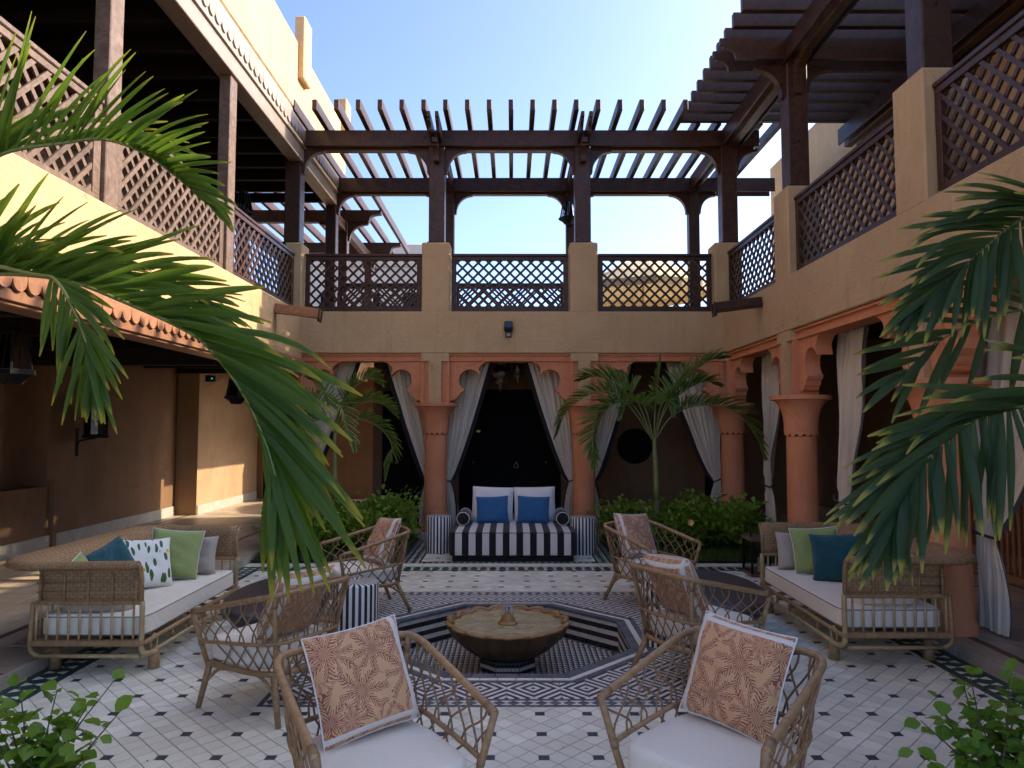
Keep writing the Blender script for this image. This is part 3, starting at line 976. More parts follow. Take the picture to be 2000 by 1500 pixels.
def lattice(parent, p0, p1, z0, z1, nrm, mat='wood', pitch=.168, sw=.034, fr=.075, mats=None, rail_w=.10):
    """timber railing panel between two points: frame with handrail, crossed slats each a sub-part"""
    a = Vector((p0[0], p0[1], 0)); b = Vector((p1[0], p1[1], 0))
    d = b - a; L = d.length; d.normalize(); nv = Vector((nrm[0], nrm[1], 0))
    base = Matrix(((d.x, nv.x, 0, a.x), (d.y, nv.y, 0, a.y), (0, 0, 1, 0), (0, 0, 0, 1)))
    f = G()
    f.box((0, -.045, z1 - .045), (L, .045, z1), c=.008, M=base)            # handrail
    f.box((.004, -.030, z1 - .105), (L - .004, .030, z1 - .047), c=.004, M=base)
    f.box((.004, -.030, z0 + .03), (L - .004, .030, z0 + .10), c=.004, M=base)
    f.box((.002, -.038, z0 + .012), (L - .002, .038, z0 + .035), c=.004, M=base)
    for s0 in (.004, L - .004 - fr):
        f.box((s0, -.029, z0 + .10), (s0 + fr, .029, z1 - .105), c=.004, M=base)
    fo = ob('railing_panel', f, mat, parent, world=True, fix=True)
    x0, x1, y0, y1 = fr - .002, L - fr + .002, z0 + .092, z1 - .098
    W, Hh = x1 - x0, y1 - y0
    n = int((W + Hh) / pitch) + 1
    off = ((W + Hh) - (n - 1) * pitch) / 2
    for sgn in (1, -1):
        for k in range(n):
            c = off + k * pitch
            # line x + y = c (in panel units); sgn -1 mirrors x
            xa, ya = (c, 0) if c <= W else (W, c - W)
            xb, yb = (0, c) if c <= Hh else (c - Hh, Hh)
            if abs(xa - xb) < .04: continue
            if sgn < 0: xa, xb = W - xa, W - xb
            pa = Vector((x0 + xa, 0, y0 + ya)); pb = Vector((x0 + xb, 0, y0 + yb))
            mid = (pa + pb) / 2; dv = pb - pa; ln = dv.length; dv.normalize()
            up = Vector((0, 1, 0)); wv = dv.cross(up)
            yy = .0095 if sgn > 0 else -.0095
            M = base @ Matrix(((dv.x, up.x, wv.x, mid.x), (dv.y, up.y, wv.y, mid.y + yy), (dv.z, up.z, wv.z, mid.z), (0, 0, 0, 1)))
            s = G(); s.box((-ln / 2, -.009, -sw / 2), (ln / 2, .009, sw / 2), M=M)
            ob('slat', s, mat, fo, fix=True).location = (0, 0, 0)
    return fo
def curve_brace(parent, base, w, h, th, mat='wood', name='brace'):
    """quarter-round corner brace with a small step; base maps (a, d, z): a away from the post, z down from the beam"""
    P = [(0, 0), (w, 0), (w, -.03), (w - .02, -.045)]
    for k in range(0, 11):
        t = R(90 * k / 10)
        P.append((w - .03 - (w - .07) * math.sin(t), -.05 - (h - .09) * (1 - math.cos(t))))
    P += [(.035, -h + .02), (.0, -h + .02)]
    g = G()
    g.prism(P, lambda a, b, d: base @ Vector((a, d, b)), -th / 2, th / 2)
    return ob(name, g, mat, parent, world=True, fix=True)
def frame(ax, ay, o):
    """matrix with x axis ax, y axis ay, z up, at o"""
    return Matrix(((ax[0], ay[0], 0, o[0]), (ax[1], ay[1], 0, o[1]), (0, 0, 1, o[2]), (0, 0, 0, 1)))

# ------------------------------------------------------------------ back wing
back = thing('back_wing', 'arcaded wing at the far end with beige parapet, terracotta columns and terrace above', 'building', (CX, BACK, 0))
TZ0, TZ1 = 2.865, 3.525
g = G(); g.box((-HW - .30, BACK, TZ0), (HW + .39, BACK + .399, TZ1 - .002), c=.012); ob('parapet_wall', g, 'stucco', back, world=True)
g = G(); g.box((-HW - .1, BACK + .40, 3.20), (HW + .1, 13.62, 3.46)); ob('terrace_slab', g, 'stucco', back, world=True)
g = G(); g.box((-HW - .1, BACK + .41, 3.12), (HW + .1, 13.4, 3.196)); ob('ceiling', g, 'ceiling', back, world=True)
def arcade_bay(parent, c0, c1, ax, nout, face):
    """brackets and lintel between two columns. ax: unit vector from c0 to c1, nout: towards the court, c0/c1 distances along ax, face: (origin)"""
    L = c1 - c0
    F = frame(ax, nout, face)        # x along the wall, y towards the court, z up
    def to3(a, b, d): return F @ Vector((a, d, b))
    g = G()
    g.prism([(c0 + .10, 2.747), (c1 - .10, 2.747), (c1 - .10, TZ0 - .003), (c0 + .10, TZ0 - .003)], to3, -.33, -.07)
    g.prism([(c0 + .215, 2.835), (c1 - .215, 2.835), (c1 - .215, TZ0 - .004), (c0 + .215, TZ0 - .004)], to3, -.068, -.035)
    ob('lintel', g, 'terra', parent, world=True, fix=True)
    for s, c in ((1, c0), (-1, c1)):
        g = G()
        g.prism([(c + s * (.224 + a), b) for a, b in bracket_poly()], to3, -.28, -.10)
        ob('arch_bracket', g, 'terra', parent, world=True, fix=True)
        g = G()
        g.prism([(c + s * .102, 2.092), (c + s * .222, 2.092), (c + s * .222, 2.745), (c + s * .102, 2.745)], to3, -.32, -.06)
        g.prism([(c + s * .175, 2.094), (c + s * .224, 2.094), (c + s * .224, 2.74), (c + s * .175, 2.74)], to3, -.058, -.03)
        ob('pilaster', g, 'terra', parent, world=True, fix=True)
def pier(parent, c, ax, nout, face, half_l=True, half_r=True):
    F = frame(ax, nout, face)
    def to3(a, b, d): return F @ Vector((a, d, b))
    P = [(c - .10, 2.091), (c + .10, 2.091), (c + .10, 2.742)]
    P += [(c + .215, 2.742), (c + .215, TZ0 - .001)] if half_r else [(c + .10, TZ0 - .001)]
    P += [(c - .215, TZ0 - .001), (c - .215, 2.742)] if half_l else [(c - .10, TZ0 - .001)]
    P += [(c - .10, 2.742)]
    g = G(); g.prism(P, to3, -.34, -.002)
    ob('pier', g, 'stucco', parent, world=True, fix=True)
for i, x in enumerate(COLX):
    column(back, x, BACK + .19)
    pier(back, x, (1, 0), (0, -1), (0, BACK, 0))
for i in range(3):
    arcade_bay(back, COLX[i], COLX[i + 1], (1, 0), (0, -1), (0, BACK, 0))
# pillars on the parapet
for x in COLX:
    x0, x1 = x - .22, x + .22
    if x < -3: x0, x1 = -3.58, -HW
    if x > 3: x0, x1 = 3.19, 3.62
    g = G(); g.box((x0, BACK + .003, TZ1 - .02), (x1, BACK + .40, 4.622), c=.018)
    ob('parapet_pillar', g, 'stucco', back, world=True)
for a, b in ((-3.29, COLX[1] - .235), (COLX[1] + .235, COLX[2] - .235), (COLX[2] + .235, 3.175)):
    lattice(back, (a, BACK + .16), (b, BACK + .16), TZ1, 4.468, (0, -1))
# far railing of the terrace
for a, b in ((-3.3, -1.32), (-1.08, 1.0)):
    lattice(back, (a, 13.42), (b, 13.42), 3.46, 4.45, (0, -1))
# rear wall of the arcade with its openings
def wall_strip(parent, x0, x1, z0, z1, y=13.45, mat='stucco_shaded', th=.18):
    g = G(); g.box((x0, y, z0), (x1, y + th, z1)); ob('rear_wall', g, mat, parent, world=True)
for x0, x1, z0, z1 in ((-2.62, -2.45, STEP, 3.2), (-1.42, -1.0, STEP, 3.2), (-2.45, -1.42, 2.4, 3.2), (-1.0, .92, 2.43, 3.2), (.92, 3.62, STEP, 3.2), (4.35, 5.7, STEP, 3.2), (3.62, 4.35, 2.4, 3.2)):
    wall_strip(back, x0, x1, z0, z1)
g = G()
for x0, x1 in ((-2.62, -1.0), (.92, 3.62)): g.box((x0, 13.432, STEP), (x1, 13.448, STEP + .16), c=.004)
ob('skirting', g, 'kerb', back, world=True)
def door(parent, x0, x1, z1, y, leaves=2, knobs=True, knocker=False):
    g = G(); g.box((x0, y + .05, STEP), (x1, y + .12, z1))
    d = ob('door', g, 'black_door', parent, world=True)
    w = (x1 - x0) / leaves
    for k in range(leaves):
        a = x0 + k * w
        for zz0, zz1 in ((.25, 1.0), (1.1, z1 - .2)):
            p = G(); p.box((a + .1, y + .03, zz0), (a + w - .1, y + .052, zz1), c=.012); ob('door_panel', p, 'black_door', d).location = (0, 0, 0)
    for k in range(leaves if knobs else 0):
        xk = x0 + (.28 if k == 0 else (x1 - x0) - .28)
        p = G(); p.lathe([(.0, -.04), (.022, -.035), (.03, -.02), (.028, -.006), (.012, 0), (.012, .04)], 16)
        o = ob('door_knob', p, 'brass', d, smooth=True, loc=(xk, y - .004, 1.06), rot=(R(-90), 0, 0))
    if knocker:
        p = G(); cx = (x0 + x1) / 2 + .12
        p.tube([(cx + .04 * math.sin(t), y + .02, .99 - .04 * math.cos(t)) for t in [2 * math.pi * i / 14 for i in range(14)]], .007, 6, closed=True)
        p.box((cx - .012, y + .0, 1.02), (cx + .012, y + .03, 1.08))
        ob('door_knocker', p, 'brass', d, smooth=True).location = (0, 0, 0)
        p = G(); p.box((x0 + .33, y + .02, 1.62), (x0 + .40, y + .03, 1.66)); ob('number_plate', p, 'brass', d).location = (0, 0, 0)
    return d
door(back, -1.0, .92, 2.43, 13.45, 2, True, True)
door(back, -2.45, -1.42, 2.4, 13.45, 2)
door(back, 3.62, 4.35, 2.4, 13.45, 1, False)
# round black window in the rear wall
g = G(); g.lathe([(.33, 0), (.33, .025), (.30, .03), (.298, .01), (0, .01)], 48)
sharp(ob('round_window', g, 'black_door', back, loc=(2.31 - CX, 13.448 - BACK, 1.36), rot=(R(90), 0, 0)))

# ------------------------------------------------------------------ right wing
right = thing('right_wing', 'arcaded wing on the right with beige parapet and terracotta columns', 'building', (HW, 8, 0))
g = G(); g.box((HW, -1.5, TZ0 + .002), (HW + .40, BACK + .05, TZ1), c=.012); ob('parapet_wall', g, 'stucco', right, world=True)
g = G(); g.box((HW + .40, -1.5, 3.2), (6.0, 13.62, 3.46)); ob('terrace_slab', g, 'stucco', right, world=True)
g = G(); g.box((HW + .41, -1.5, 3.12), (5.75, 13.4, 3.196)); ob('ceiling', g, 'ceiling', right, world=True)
g = G(); g.box((5.75, -1.5, -.49), (5.95, 13.6, 3.18)); ob('inner_wall', g, 'stucco_shaded', right, world=True)
g = G(); g.box((5.726, -1.5, STEP), (5.748, 13.4, STEP + .16), c=.004); ob('skirting', g, 'kerb', right, world=True)
g = G(); g.box((5.62, -1.5, 3.46), (5.95, 15.2, 7.35), c=.02); ob('upper_wall', g, 'stucco', right, world=True)
for i, y in enumerate(RCOLY):
    if i: column(right, HW + .19, y)
    pier(right, -y, (0, -1), (-1, 0), (HW, 0, 0), half_l=(i > 0))
for i in range(3):
    arcade_bay(right, -RCOLY[i], -RCOLY[i + 1], (0, -1), (-1, 0), (HW, 0, 0))
for y in RCOLY[1:]:
    g = G(); g.box((HW + .003, y - .21, TZ1 - .02), (HW + .40, y + .24, 4.622), c=.02)
    ob('parapet_pillar', g, 'stucco', right, world=True)
for a, b in ((BACK - .02, RCOLY[1] + .255), (RCOLY[1] - .225, RCOLY[2] + .255), (RCOLY[2] - .225, RCOLY[3] + .255)):
    lattice(right, (HW + .12, a), (HW + .12, b), TZ1, 4.468, (-1, 0))

# ------------------------------------------------------------------ left wing
left = thing('left_wing', 'sunlit wing on the left with roofed timber gallery over a shaded walkway', 'building', (-HW, 8, 0))
g = G(); g.box((-HW - .35, -1.5, 2.76), (-HW, BACK + .05, TZ1), c=.012); ob('parapet_wall', g, 'stucco', left, world=True)
g = G(); g.box((-HW - .345, BACK + .052, 2.765), (-HW - .03, 17.0, TZ1 - .004)); ob('parapet_wall', g, 'stucco', left, world=True)
g = G(); g.box((-6.4, -1.5, 3.1), (-HW - .352, 17.0, 3.46)); ob('gallery_slab', g, 'ceiling', left, world=True)
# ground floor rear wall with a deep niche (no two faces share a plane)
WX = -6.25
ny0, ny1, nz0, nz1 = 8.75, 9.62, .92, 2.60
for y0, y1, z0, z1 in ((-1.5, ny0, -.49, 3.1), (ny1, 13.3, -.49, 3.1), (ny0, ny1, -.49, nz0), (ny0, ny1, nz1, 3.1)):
    g = G(); g.box((WX - .4, y0, z0), (WX, y1, z1)); ob('rear_wall', g, 'stucco_shaded', left, world=True)
g = G(); g.box((WX - .42, ny0 - .1, nz0 - .1), (WX - .30, ny1 + .1, nz1 + .1)); ob('niche_back', g, 'stucco_shaded', left, world=True)
g = G(); g.box((WX, 9.70, STEP), (WX + .06, 9.78, 1.0)); ob('pilaster_strip', g, 'stucco_shaded', left, world=True)
g = G(); g.box((-6.6, 13.3, -.49), (-5.85, 16.4, 3.1)); ob('corner_pier', g, 'stucco_mid', left, world=True)
g = G(); g.box((-6.6, 16.4, -.49), (-5.72, 16.7, 3.1)); ob('end_wall', g, 'stucco_shaded', left, world=True)
g = G(); g.box((-5.05, 16.4, -.49), (-2.3, 16.7, 3.1)); ob('end_wall', g, 'stucco_shaded', left, world=True)
g = G(); g.box((-5.72, 16.4, 2.4), (-5.05, 16.7, 3.1)); ob('end_wall', g, 'stucco_shaded', left, world=True)
g = G(); g.box((-5.848, 13.32, STEP), (-5.83, 16.38, STEP + .17), c=.004); g.box((WX + .001, .4, STEP), (WX + .02, 13.28, STEP + .17), c=.004)
ob('skirting', g, 'kerb', left, world=True)
door(left, -5.72, -5.05, 2.4, 16.42, 1, True)
# timber canopy over the walkway: beam, board with scalloped edge
CXL = -HW + .012
g = G(); g.box((CXL - .2, -1.5, 2.50), (CXL + .02, BACK - .01, 2.62), c=.006); ob('canopy_beam', g, 'copper', left, world=True)
g = G(); g.box((CXL + .022, -1.5, 2.525), (CXL + .045, BACK - .01, 2.605), c=.004); ob('canopy_board', g, 'copper', left, world=True)
def scallops(parent, x, y0, y1, ztop, zmid, rad, mat, name='scalloped_board', th=.02):
    n = round((y1 - y0) / (2 * rad)); p = (y1 - y0) / n
    per = 3
    k = 0
    while k < n:
        m = min(per, n - k); ya = y0 + k * p
        P = [(ya + .0005, ztop), (ya + m * p - .0005, ztop)]
        for q in range(m - 1, -1, -1):
            c = ya + (q + .5) * p
            for t in range(0, 9):
                a = math.pi * t / 8
                P.append((c + (p / 2 - .004) * math.cos(a), zmid - (p / 2 - .004) * math.sin(a) * 1.05))
        g = G(); g.prism(P, lambda a, b, d: Vector((d, a, b)), x, x + th)
        ob(name, g, mat, parent, world=True, fix=True)
        k += m
scallops(left, CXL + .05, -.5, BACK - .02, 2.755, 2.665, .072, 'copper')
g = G(); g.box((CXL - .3, -1.5, 2.62), (CXL + .045, BACK - .012, 2.752)); ob('canopy_core', g, 'copper', left, world=True)
for y in (2.2, 3.6, 5.0, 6.4, 7.8, 9.2, 10.6, 12.0, 13.2):
    g = G(); g.box((-6.24, y, 2.72), (-HW - .36, y + .14, 2.95), c=.008); ob('ceiling_joist', g, 'ceiling', left, world=True)
g = G(); g.box((-6.24, 9.0, 2.50), (-3.75, 9.14, 2.72)); ob('cross_beam', g, 'ceiling', left, world=True)
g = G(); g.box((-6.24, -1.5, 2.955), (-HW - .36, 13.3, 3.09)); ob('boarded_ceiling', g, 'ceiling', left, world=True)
# gallery posts, railing panels
LX = -HW - .14
for y in (3.3, 5.90, 8.42):
    g = G(); g.box((LX - .075, y - .10, TZ1 - .01), (LX + .065, y + .10, 6.02), c=.008); ob('gallery_post', g, 'wood_l', left, world=True)
for a, b, m in ((5.79, 3.41, 'wood_l'), (8.31, 6.01, 'wood_l'), (BACK - .03, 8.53, 'wood')):  # near panels in sun-toned timber, far panel dark to stand for its shade
    lattice(left, (LX, a), (LX, b), TZ1, 4.44, (1, 0), m, pitch=.175, sw=.04, fr=.10)
# eave: beam, scalloped fascia, joists, boards
g = G(); g.box((LX - .12, -1.5, 5.95), (LX + .10, 13.6, 6.17), c=.008); ob('eave_beam', g, 'fascia', left, world=True)
g = G(); g.box((LX - .12, -1.5, 6.172), (LX + .13, 13.6, 6.50)); ob('eave_board', g, 'fascia', left, world=True)
scallops(left, LX + .132, .5, 13.6, 6.50, 6.32, .085, 'fascia')
for i in range(22):
    y = .6 + i * .62
    g = G(); g.box((-5.65, y, 6.10), (LX - .125, y + .08, 6.28), c=.006); ob('gallery_joist', g, 'ceiling', left, world=True)
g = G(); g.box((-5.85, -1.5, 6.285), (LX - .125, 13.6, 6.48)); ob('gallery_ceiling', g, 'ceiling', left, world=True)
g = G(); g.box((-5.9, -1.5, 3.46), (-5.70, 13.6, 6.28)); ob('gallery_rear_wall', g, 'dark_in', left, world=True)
# wall above the eave, with its stepped merlons
g = G(); g.box((-5.9, -1.5, 6.52), (LX + .16, 13.75, 7.62), c=.02); ob('upper_wall', g, 'stucco', left, world=True)
for y in (3.8, 7.2, 10.6, 13.35):
    g = G(); g.box((LX + .10, y, 7.05), (LX + .26, y + .38, 8.05), c=.02); ob('merlon', g, 'stucco', left, world=True)

# back-left timber pergola behind the wing
bl = thing('rear_pergola', 'open timber pergola rising behind the left end of the terrace', 'pergola', (-3.5, 15.5, 0))
for y in (14.6, 17.2):
    for x in (-3.5, -5.6):
        g = G(); g.box((x - .09, y - .09, 3.46), (x + .09, y + .09, 6.0), c=.008); ob('post', g, 'wood', bl, world=True)
    P = [(-5.9, 6.22), (-2.72, 6.22), (-2.72, 6.14), (-2.80, 6.13)]
    for k in range(7):
        t = R(90 * k / 6); P.append((-2.86 - .10 * math.sin(t), 6.02 + .10 * math.cos(t) - .0))
    P += [(-2.98, 5.97), (-5.9, 5.97)]
    g = G(); g.prism(P, lambda a, b, d: Vector((a, d, b)), y - .07, y + .07); ob('beam', g, 'wood', bl, world=True, fix=True)
    curve_brace(bl, frame((1, 0), (0, 1), (-3.41, y, 5.968)), .42, .40, .09)
    curve_brace(bl, frame((-1, 0), (0, 1), (-3.59, y, 5.968)), .42, .40, .09)
for x in (-3.5, -5.6):
    g = G(); g.box((x - .06, 13.8, 5.76), (x + .06, 18.2, 5.96), c=.006); ob('beam', g, 'wood', bl, world=True)
for i in range(9):
    x = -5.8 + i * .385
    g = G(); g.box((x - .035, 13.7, 6.222), (x + .035, 18.4, 6.40), c=.006); ob('rafter', g, 'wood', bl, world=True)
g = G(); g.box((-6.3, 13.8, 3.3), (-2.35, 19.0, 3.46)); ob('deck', g, 'stucco', bl, world=True)

# ------------------------------------------------------------------ back pergola
perg = thing('terrace_pergola', 'dark timber pergola over the terrace of the far wing', 'pergola', (CX, 12.2, 0))
BZ0, BZ1 = 6.19, 6.45
for x in COLX:
    for y, w in ((BACK + .20, .125), (13.42, .10)):
        if x < -3 and y > 12: xx = -3.45
        else: xx = x
        z0 = 4.62 if y < 12 else 3.46
        g = G(); g.box((xx - w, y - w, z0), (xx + w, y + w, BZ0 + .05), c=.012); ob('post', g, 'wood', perg, world=True)
        if y < 12:
            g = G(); g.box((xx - w - .02, y - w - .02, 4.622), (xx + w + .02, y + w + .02, 4.645)); ob('post_plate', g, 'iron', perg, world=True)
        for s in (1, -1):
            if x < -3 and s < 0: continue
            curve_brace(perg, frame((s, 0), (0, 1), (xx + s * w, y, BZ0 - .002)), .36, .42, .10)
for y in (BACK + .20, 13.42):
    for s, (y0, y1) in enumerate(((y - .16, y - .127), (y + .127, y + .16))):
        g = G(); g.box((-3.62, y0, BZ0), (3.95 if y < 12 else 5.0, y1, BZ1), c=.008)
        ob('beam', g, 'wood', perg, world=True)
    g = G(); g.box((-3.60, y - .06, BZ0 - .03), (3.9, y + .06, BZ0 + .12), c=.008); ob('beam', g, 'wood', perg, world=True)
    for x in COLX:
        for dx in (-.19, .19):
            g = G(); g.lathe([(0, -.008), (.012, -.006), (.014, 0), (.014, .01)], 10)
            ob('bolt', g, 'iron', perg, loc=(x + dx - CX, y - .161 - 12.2, 6.33), rot=(R(-90), 0, 0))
# beams crossing the walkway at each post, with carved ends towards the court
def carved(parent, F, L0, L1, z0, z1, th):
    h = z1 - z0
    P = [(L1, z1), (L0, z1), (L0, z1 - .08), (L0 + .045, z1 - .085), (L0 + .045, z1 - .11)]
    for k in range(8):
        t = R(90 * k / 7); P.append((L0 + .05 + .14 * math.sin(t), z1 - .12 - (h - .14) * (1 - math.cos(t))))
    P += [(L0 + .20, z0), (L1, z0)]
    g = G(); g.prism(P, lambda a, b, d: F @ Vector((a, d, b)), -th / 2, th / 2)
    return ob('cross_beam', g, 'wood', parent, world=True, fix=True)
for x in COLX[1:3]:
    for dx in (-.062, .062):
        carved(perg, frame((0, 1), (1, 0), (x + dx, 0, 0)), 10.45, 13.8, BZ1 - .21, BZ1 + .02, .05)
    carved(perg, frame((0, 1), (1, 0), (x, 0, 0)), 10.80, BACK + .06, BZ0 - .28, BZ0 + .03, .09)
for x in (COLX[0], COLX[3]):
    for dx in (-.062, .062):
        g = G(); g.box((x + dx - .025, BACK + .37, BZ1 - .21), (x + dx + .025, 13.26, BZ1 + .02), c=.006); ob('cross_beam', g, 'wood', perg, world=True)
for i in range(24):
    x = -3.30 + i * .3285
    z = BZ1 + .022
    y0 = 10.42 if i < 19 else 10.95
    g = G(); g.box((x - .037, y0, z), (x + .037, 13.95, z + .165), c=.006)
    ob('rafter', g, 'wood', perg, world=True)

# right pergola
rp = thing('gallery_pergola', 'dark timber pergola with broad slats over the right gallery', 'pergola', (HW + .2, 6.5, 0))
for y in RCOLY[1:]:
    x = HW + .20
    for xx, z0 in ((x, 4.62), (5.35, 3.46)):
        g = G(); g.box((xx - .125, y - .125, z0), (xx + .125, y + .125, BZ0 + .05), c=.012); ob('post', g, 'wood', rp, world=True)
    g = G(); g.box((x - .15, y - .15, 4.622), (x + .15, y + .15, 4.645)); ob('post_plate', g, 'iron', rp, world=True)
    for ax, ay in (((0, 1), (1, 0)), ((0, -1), (1, 0)), ((1, 0), (0, 1)), ((-1, 0), (0, 1))):
        curve_brace(rp, frame(ax, ay, (x + ax[0] * .125, y + ax[1] * .125, BZ0 - .002)), .36, .42, .10)
    for dy in (-.15, .15):
        carved(rp, frame((1, 0), (0, 1), (0, y + dy, 0)), 2.55, 5.58, BZ0 + .02, BZ1 + .02, .05)
    g = G(); g.lathe([(0, -.008), (.012, -.006), (.014, 0), (.014, .01)], 10); ob('bolt', g, 'iron', rp, loc=(x - HW - .2, y - .126 - 6.5, 5.2), rot=(R(-90), 0, 0))
for xx in (HW + .20, 5.35):
    for s0, s1 in ((-.16, -.127), (.127, .16)):
        g = G(); g.box((xx + s0, -1, BZ0), (xx + s1, BACK + .03, BZ1), c=.008); ob('beam', g, 'wood', rp, world=True)
    g = G(); g.box((xx - .06, -1, BZ0 - .03), (xx + .06, BACK + .03, BZ0 + .12), c=.008); ob('beam', g, 'wood', rp, world=True)
for i in range(34):
    y = 10.86 - i * .3285
    g = G(); g.box((2.64, y - .04, BZ1 + .024), (5.60, y + .04, BZ1 + .20), c=.006)
    ob('rafter', g, 'wood', rp, world=True)

# wooden water spouts
def spout(label, x, y0, y1, s):
    t = thing('water_spout', label, 'spout', (x, (y0 + y1) / 2, 3.30), group=None)
    g = G()
    L = .62
    def bx(lo, hi): g.box(lo, hi, c=.006)
    bx((0, -.07, 0), (s * L, .07, .02)) if s > 0 else bx((s * L, -.07, 0), (0, .07, .02))
    for q in (-.07, .05):
        lo, hi = sorted((0, s * L))
        g.box((lo, q, .02), (hi, q + .02, .13), c=.006)
    o = ob('trough', g, 'copper' if s > 0 else 'wood', t, fix=True, rot=(0, R(7 * s), 0))
    lo, hi = sorted((s * L, s * (L + .02)))
    h = G(); h.box((lo, -.085, -.05), (hi, .085, .0), c=.004)
    for q in (-.085, .055): h.box((lo, q, -.05), (hi, q + .03, .14), c=.004)
    ob('spout_lip', h, 'wood', t, fix=True, rot=(0, R(7 * s), 0))
    return t
spout('reddish timber water spout jutting from the left parapet', -HW, 9.75, 9.95, 1)
spout('dark timber water spout jutting from the right parapet', HW, 9.25, 9.45, -1)

# things seen beyond the terrace
t = thing('distant_building', 'pale flat-roofed building far behind the terrace pergola', 'building', (-4.9, 26, 0))
g = G(); g.box((-7.2, 24, -.49), (-2.6, 30, 7.55)); ob('wall', g, 'plaster', t, world=True)
g = G(); g.box((-7.35, 23.85, 7.55), (-2.45, 30.1, 7.95), c=.03); ob('cornice', g, 'plaster', t, world=True)
g = G(); g.box((-7.28, 23.92, 7.2), (-2.52, 30.05, 7.38)); ob('string_course', g, 'plaster', t, world=True)
for x in (-6.2, -4.8, -3.4):
    g = G(); g.box((x - .3, 23.96, 4.9), (x + .3, 23.99, 6.3)); w = ob('window', g, 'black_door', t, world=True)
g = G(); g.box((.4, 13.64, 3.3), (6, 20, 3.45)); structure(ob('rear_terrace', g, 'plaster'))
t = thing('parasol', 'straw yellow parasol standing on the terrace beyond the far railing', 'parasol', (3.05, 16.4, 3.45))
g = G()
nP = 8
for k in range(nP):
    a0, a1 = 2 * math.pi * k / nP, 2 * math.pi * (k + 1) / nP
    vs = []
    for r, z in ((.03, 2.22), (.6, 2.02), (1.15, 1.75), (1.55, 1.48), (1.56, 1.30)):
        for a in (a0, (a0 + a1) / 2, a1):
            q = r * (1 if a in (a0, a1) else .965); vs.append((q * math.cos(a), q * math.sin(a), z - (.0 if a in (a0, a1) else .02)))
    fs = []
    for i in range(4):
        for j in range(2): fs.append((i * 3 + j, i * 3 + j + 1, (i + 1) * 3 + j + 1, (i + 1) * 3 + j))
    g2 = G(); g2.add(vs, fs); ob('canopy_panel', g2, 'parasol', t)
g = G(); g.tube([(0, 0, 0), (0, 0, 2.3)], .03, 10); ob('pole', g, 'cane', t)
for k in range(nP):
    a = 2 * math.pi * k / nP; g = G(); g.tube([(.03 * math.cos(a), .03 * math.sin(a), 2.15), (1.5 * math.cos(a), 1.5 * math.sin(a), 1.46)], .012, 6); ob('rib', g, 'cane', t)
g = G(); g.lathe([(.25, 0), (.25, .06), (.06, .09), (.05, .3)], 20); ob('base', g, 'iron', t)

# ------------------------------------------------------------------ soft goods
def pillow_geo(w, h, t, seed=0, n=18, pinch=.07, full=.42):
    rn = random.Random(seed)
    ph = [rn.uniform(0, 6.28) for _ in range(6)]
    g = G()
    for side in (1, -1):
        vs = []; uvs = []; fs = []
        for i in range(n + 1):
            for j in range(n + 1):
                u, v = -1 + 2 * i / n, -1 + 2 * j / n
                x = w / 2 * u * (1 - pinch * (1 - v * v) * abs(u) ** 3)
                z = h / 2 * v * (1 - pinch * (1 - u * u) * abs(v) ** 3)
                e = max(0, (1 - u ** 4) * (1 - v ** 4)) ** full
                e *= 1 + .09 * math.sin(3.5 * u + ph[0]) * math.sin(3 * v + ph[1]) + .05 * math.sin(7 * (u + .6 * v) + ph[2]) + .035 * math.sin(11 * (v - .5 * u) + ph[3])
                sag = -.05 * t * v
                vs.append((x, side * (t / 2) * e * (1 - .18 * v) , z))
                uvs.append(((i / n), (j / n)))
        for i in range(n):
            for j in range(n):
                a = i * (n + 1) + j
                q = (a, a + 1, a + n + 2, a + n + 1)
                fs.append(q if side > 0 else q[::-1])
        g.add(vs, fs, 0, uvs)
    edge = []
    for i in range(n): edge.append((-1 + 2 * i / n, -1))
    for i in range(n): edge.append((1, -1 + 2 * i / n))
    for i in range(n): edge.append((1 - 2 * i / n, 1))
    for i in range(n): edge.append((-1, 1 - 2 * i / n))
    path = [(w / 2 * u * (1 - pinch * (1 - v * v) * abs(u) ** 3), 0, h / 2 * v * (1 - pinch * (1 - u * u) * abs(v) ** 3)) for u, v in edge]
    return g, path
def pillow(label, w, h, t, mat, loc, rz, tilt=15, roll=0, piping='pipe_w', seed=0, cat='pillow', name='pillow', group=None, pinch=.07, full=.42):
    g, path = pillow_geo(w, h, t, seed, pinch=pinch, full=full)
    me = g.mesh(name, mat, True)
    M = Matrix.Rotation(rz, 3, 'Z') @ Matrix.Rotation(R(tilt), 3, 'X') @ Matrix.Rotation(R(roll), 3, 'Y')
    o = link(name, me, loc=loc, rot=M.to_euler())
    tag(o, label, cat, group)
    if piping:
        p = G(); p.tube(path, .0038, 6, closed=True)
        ob('piping', p, piping, o, smooth=True)
    return o
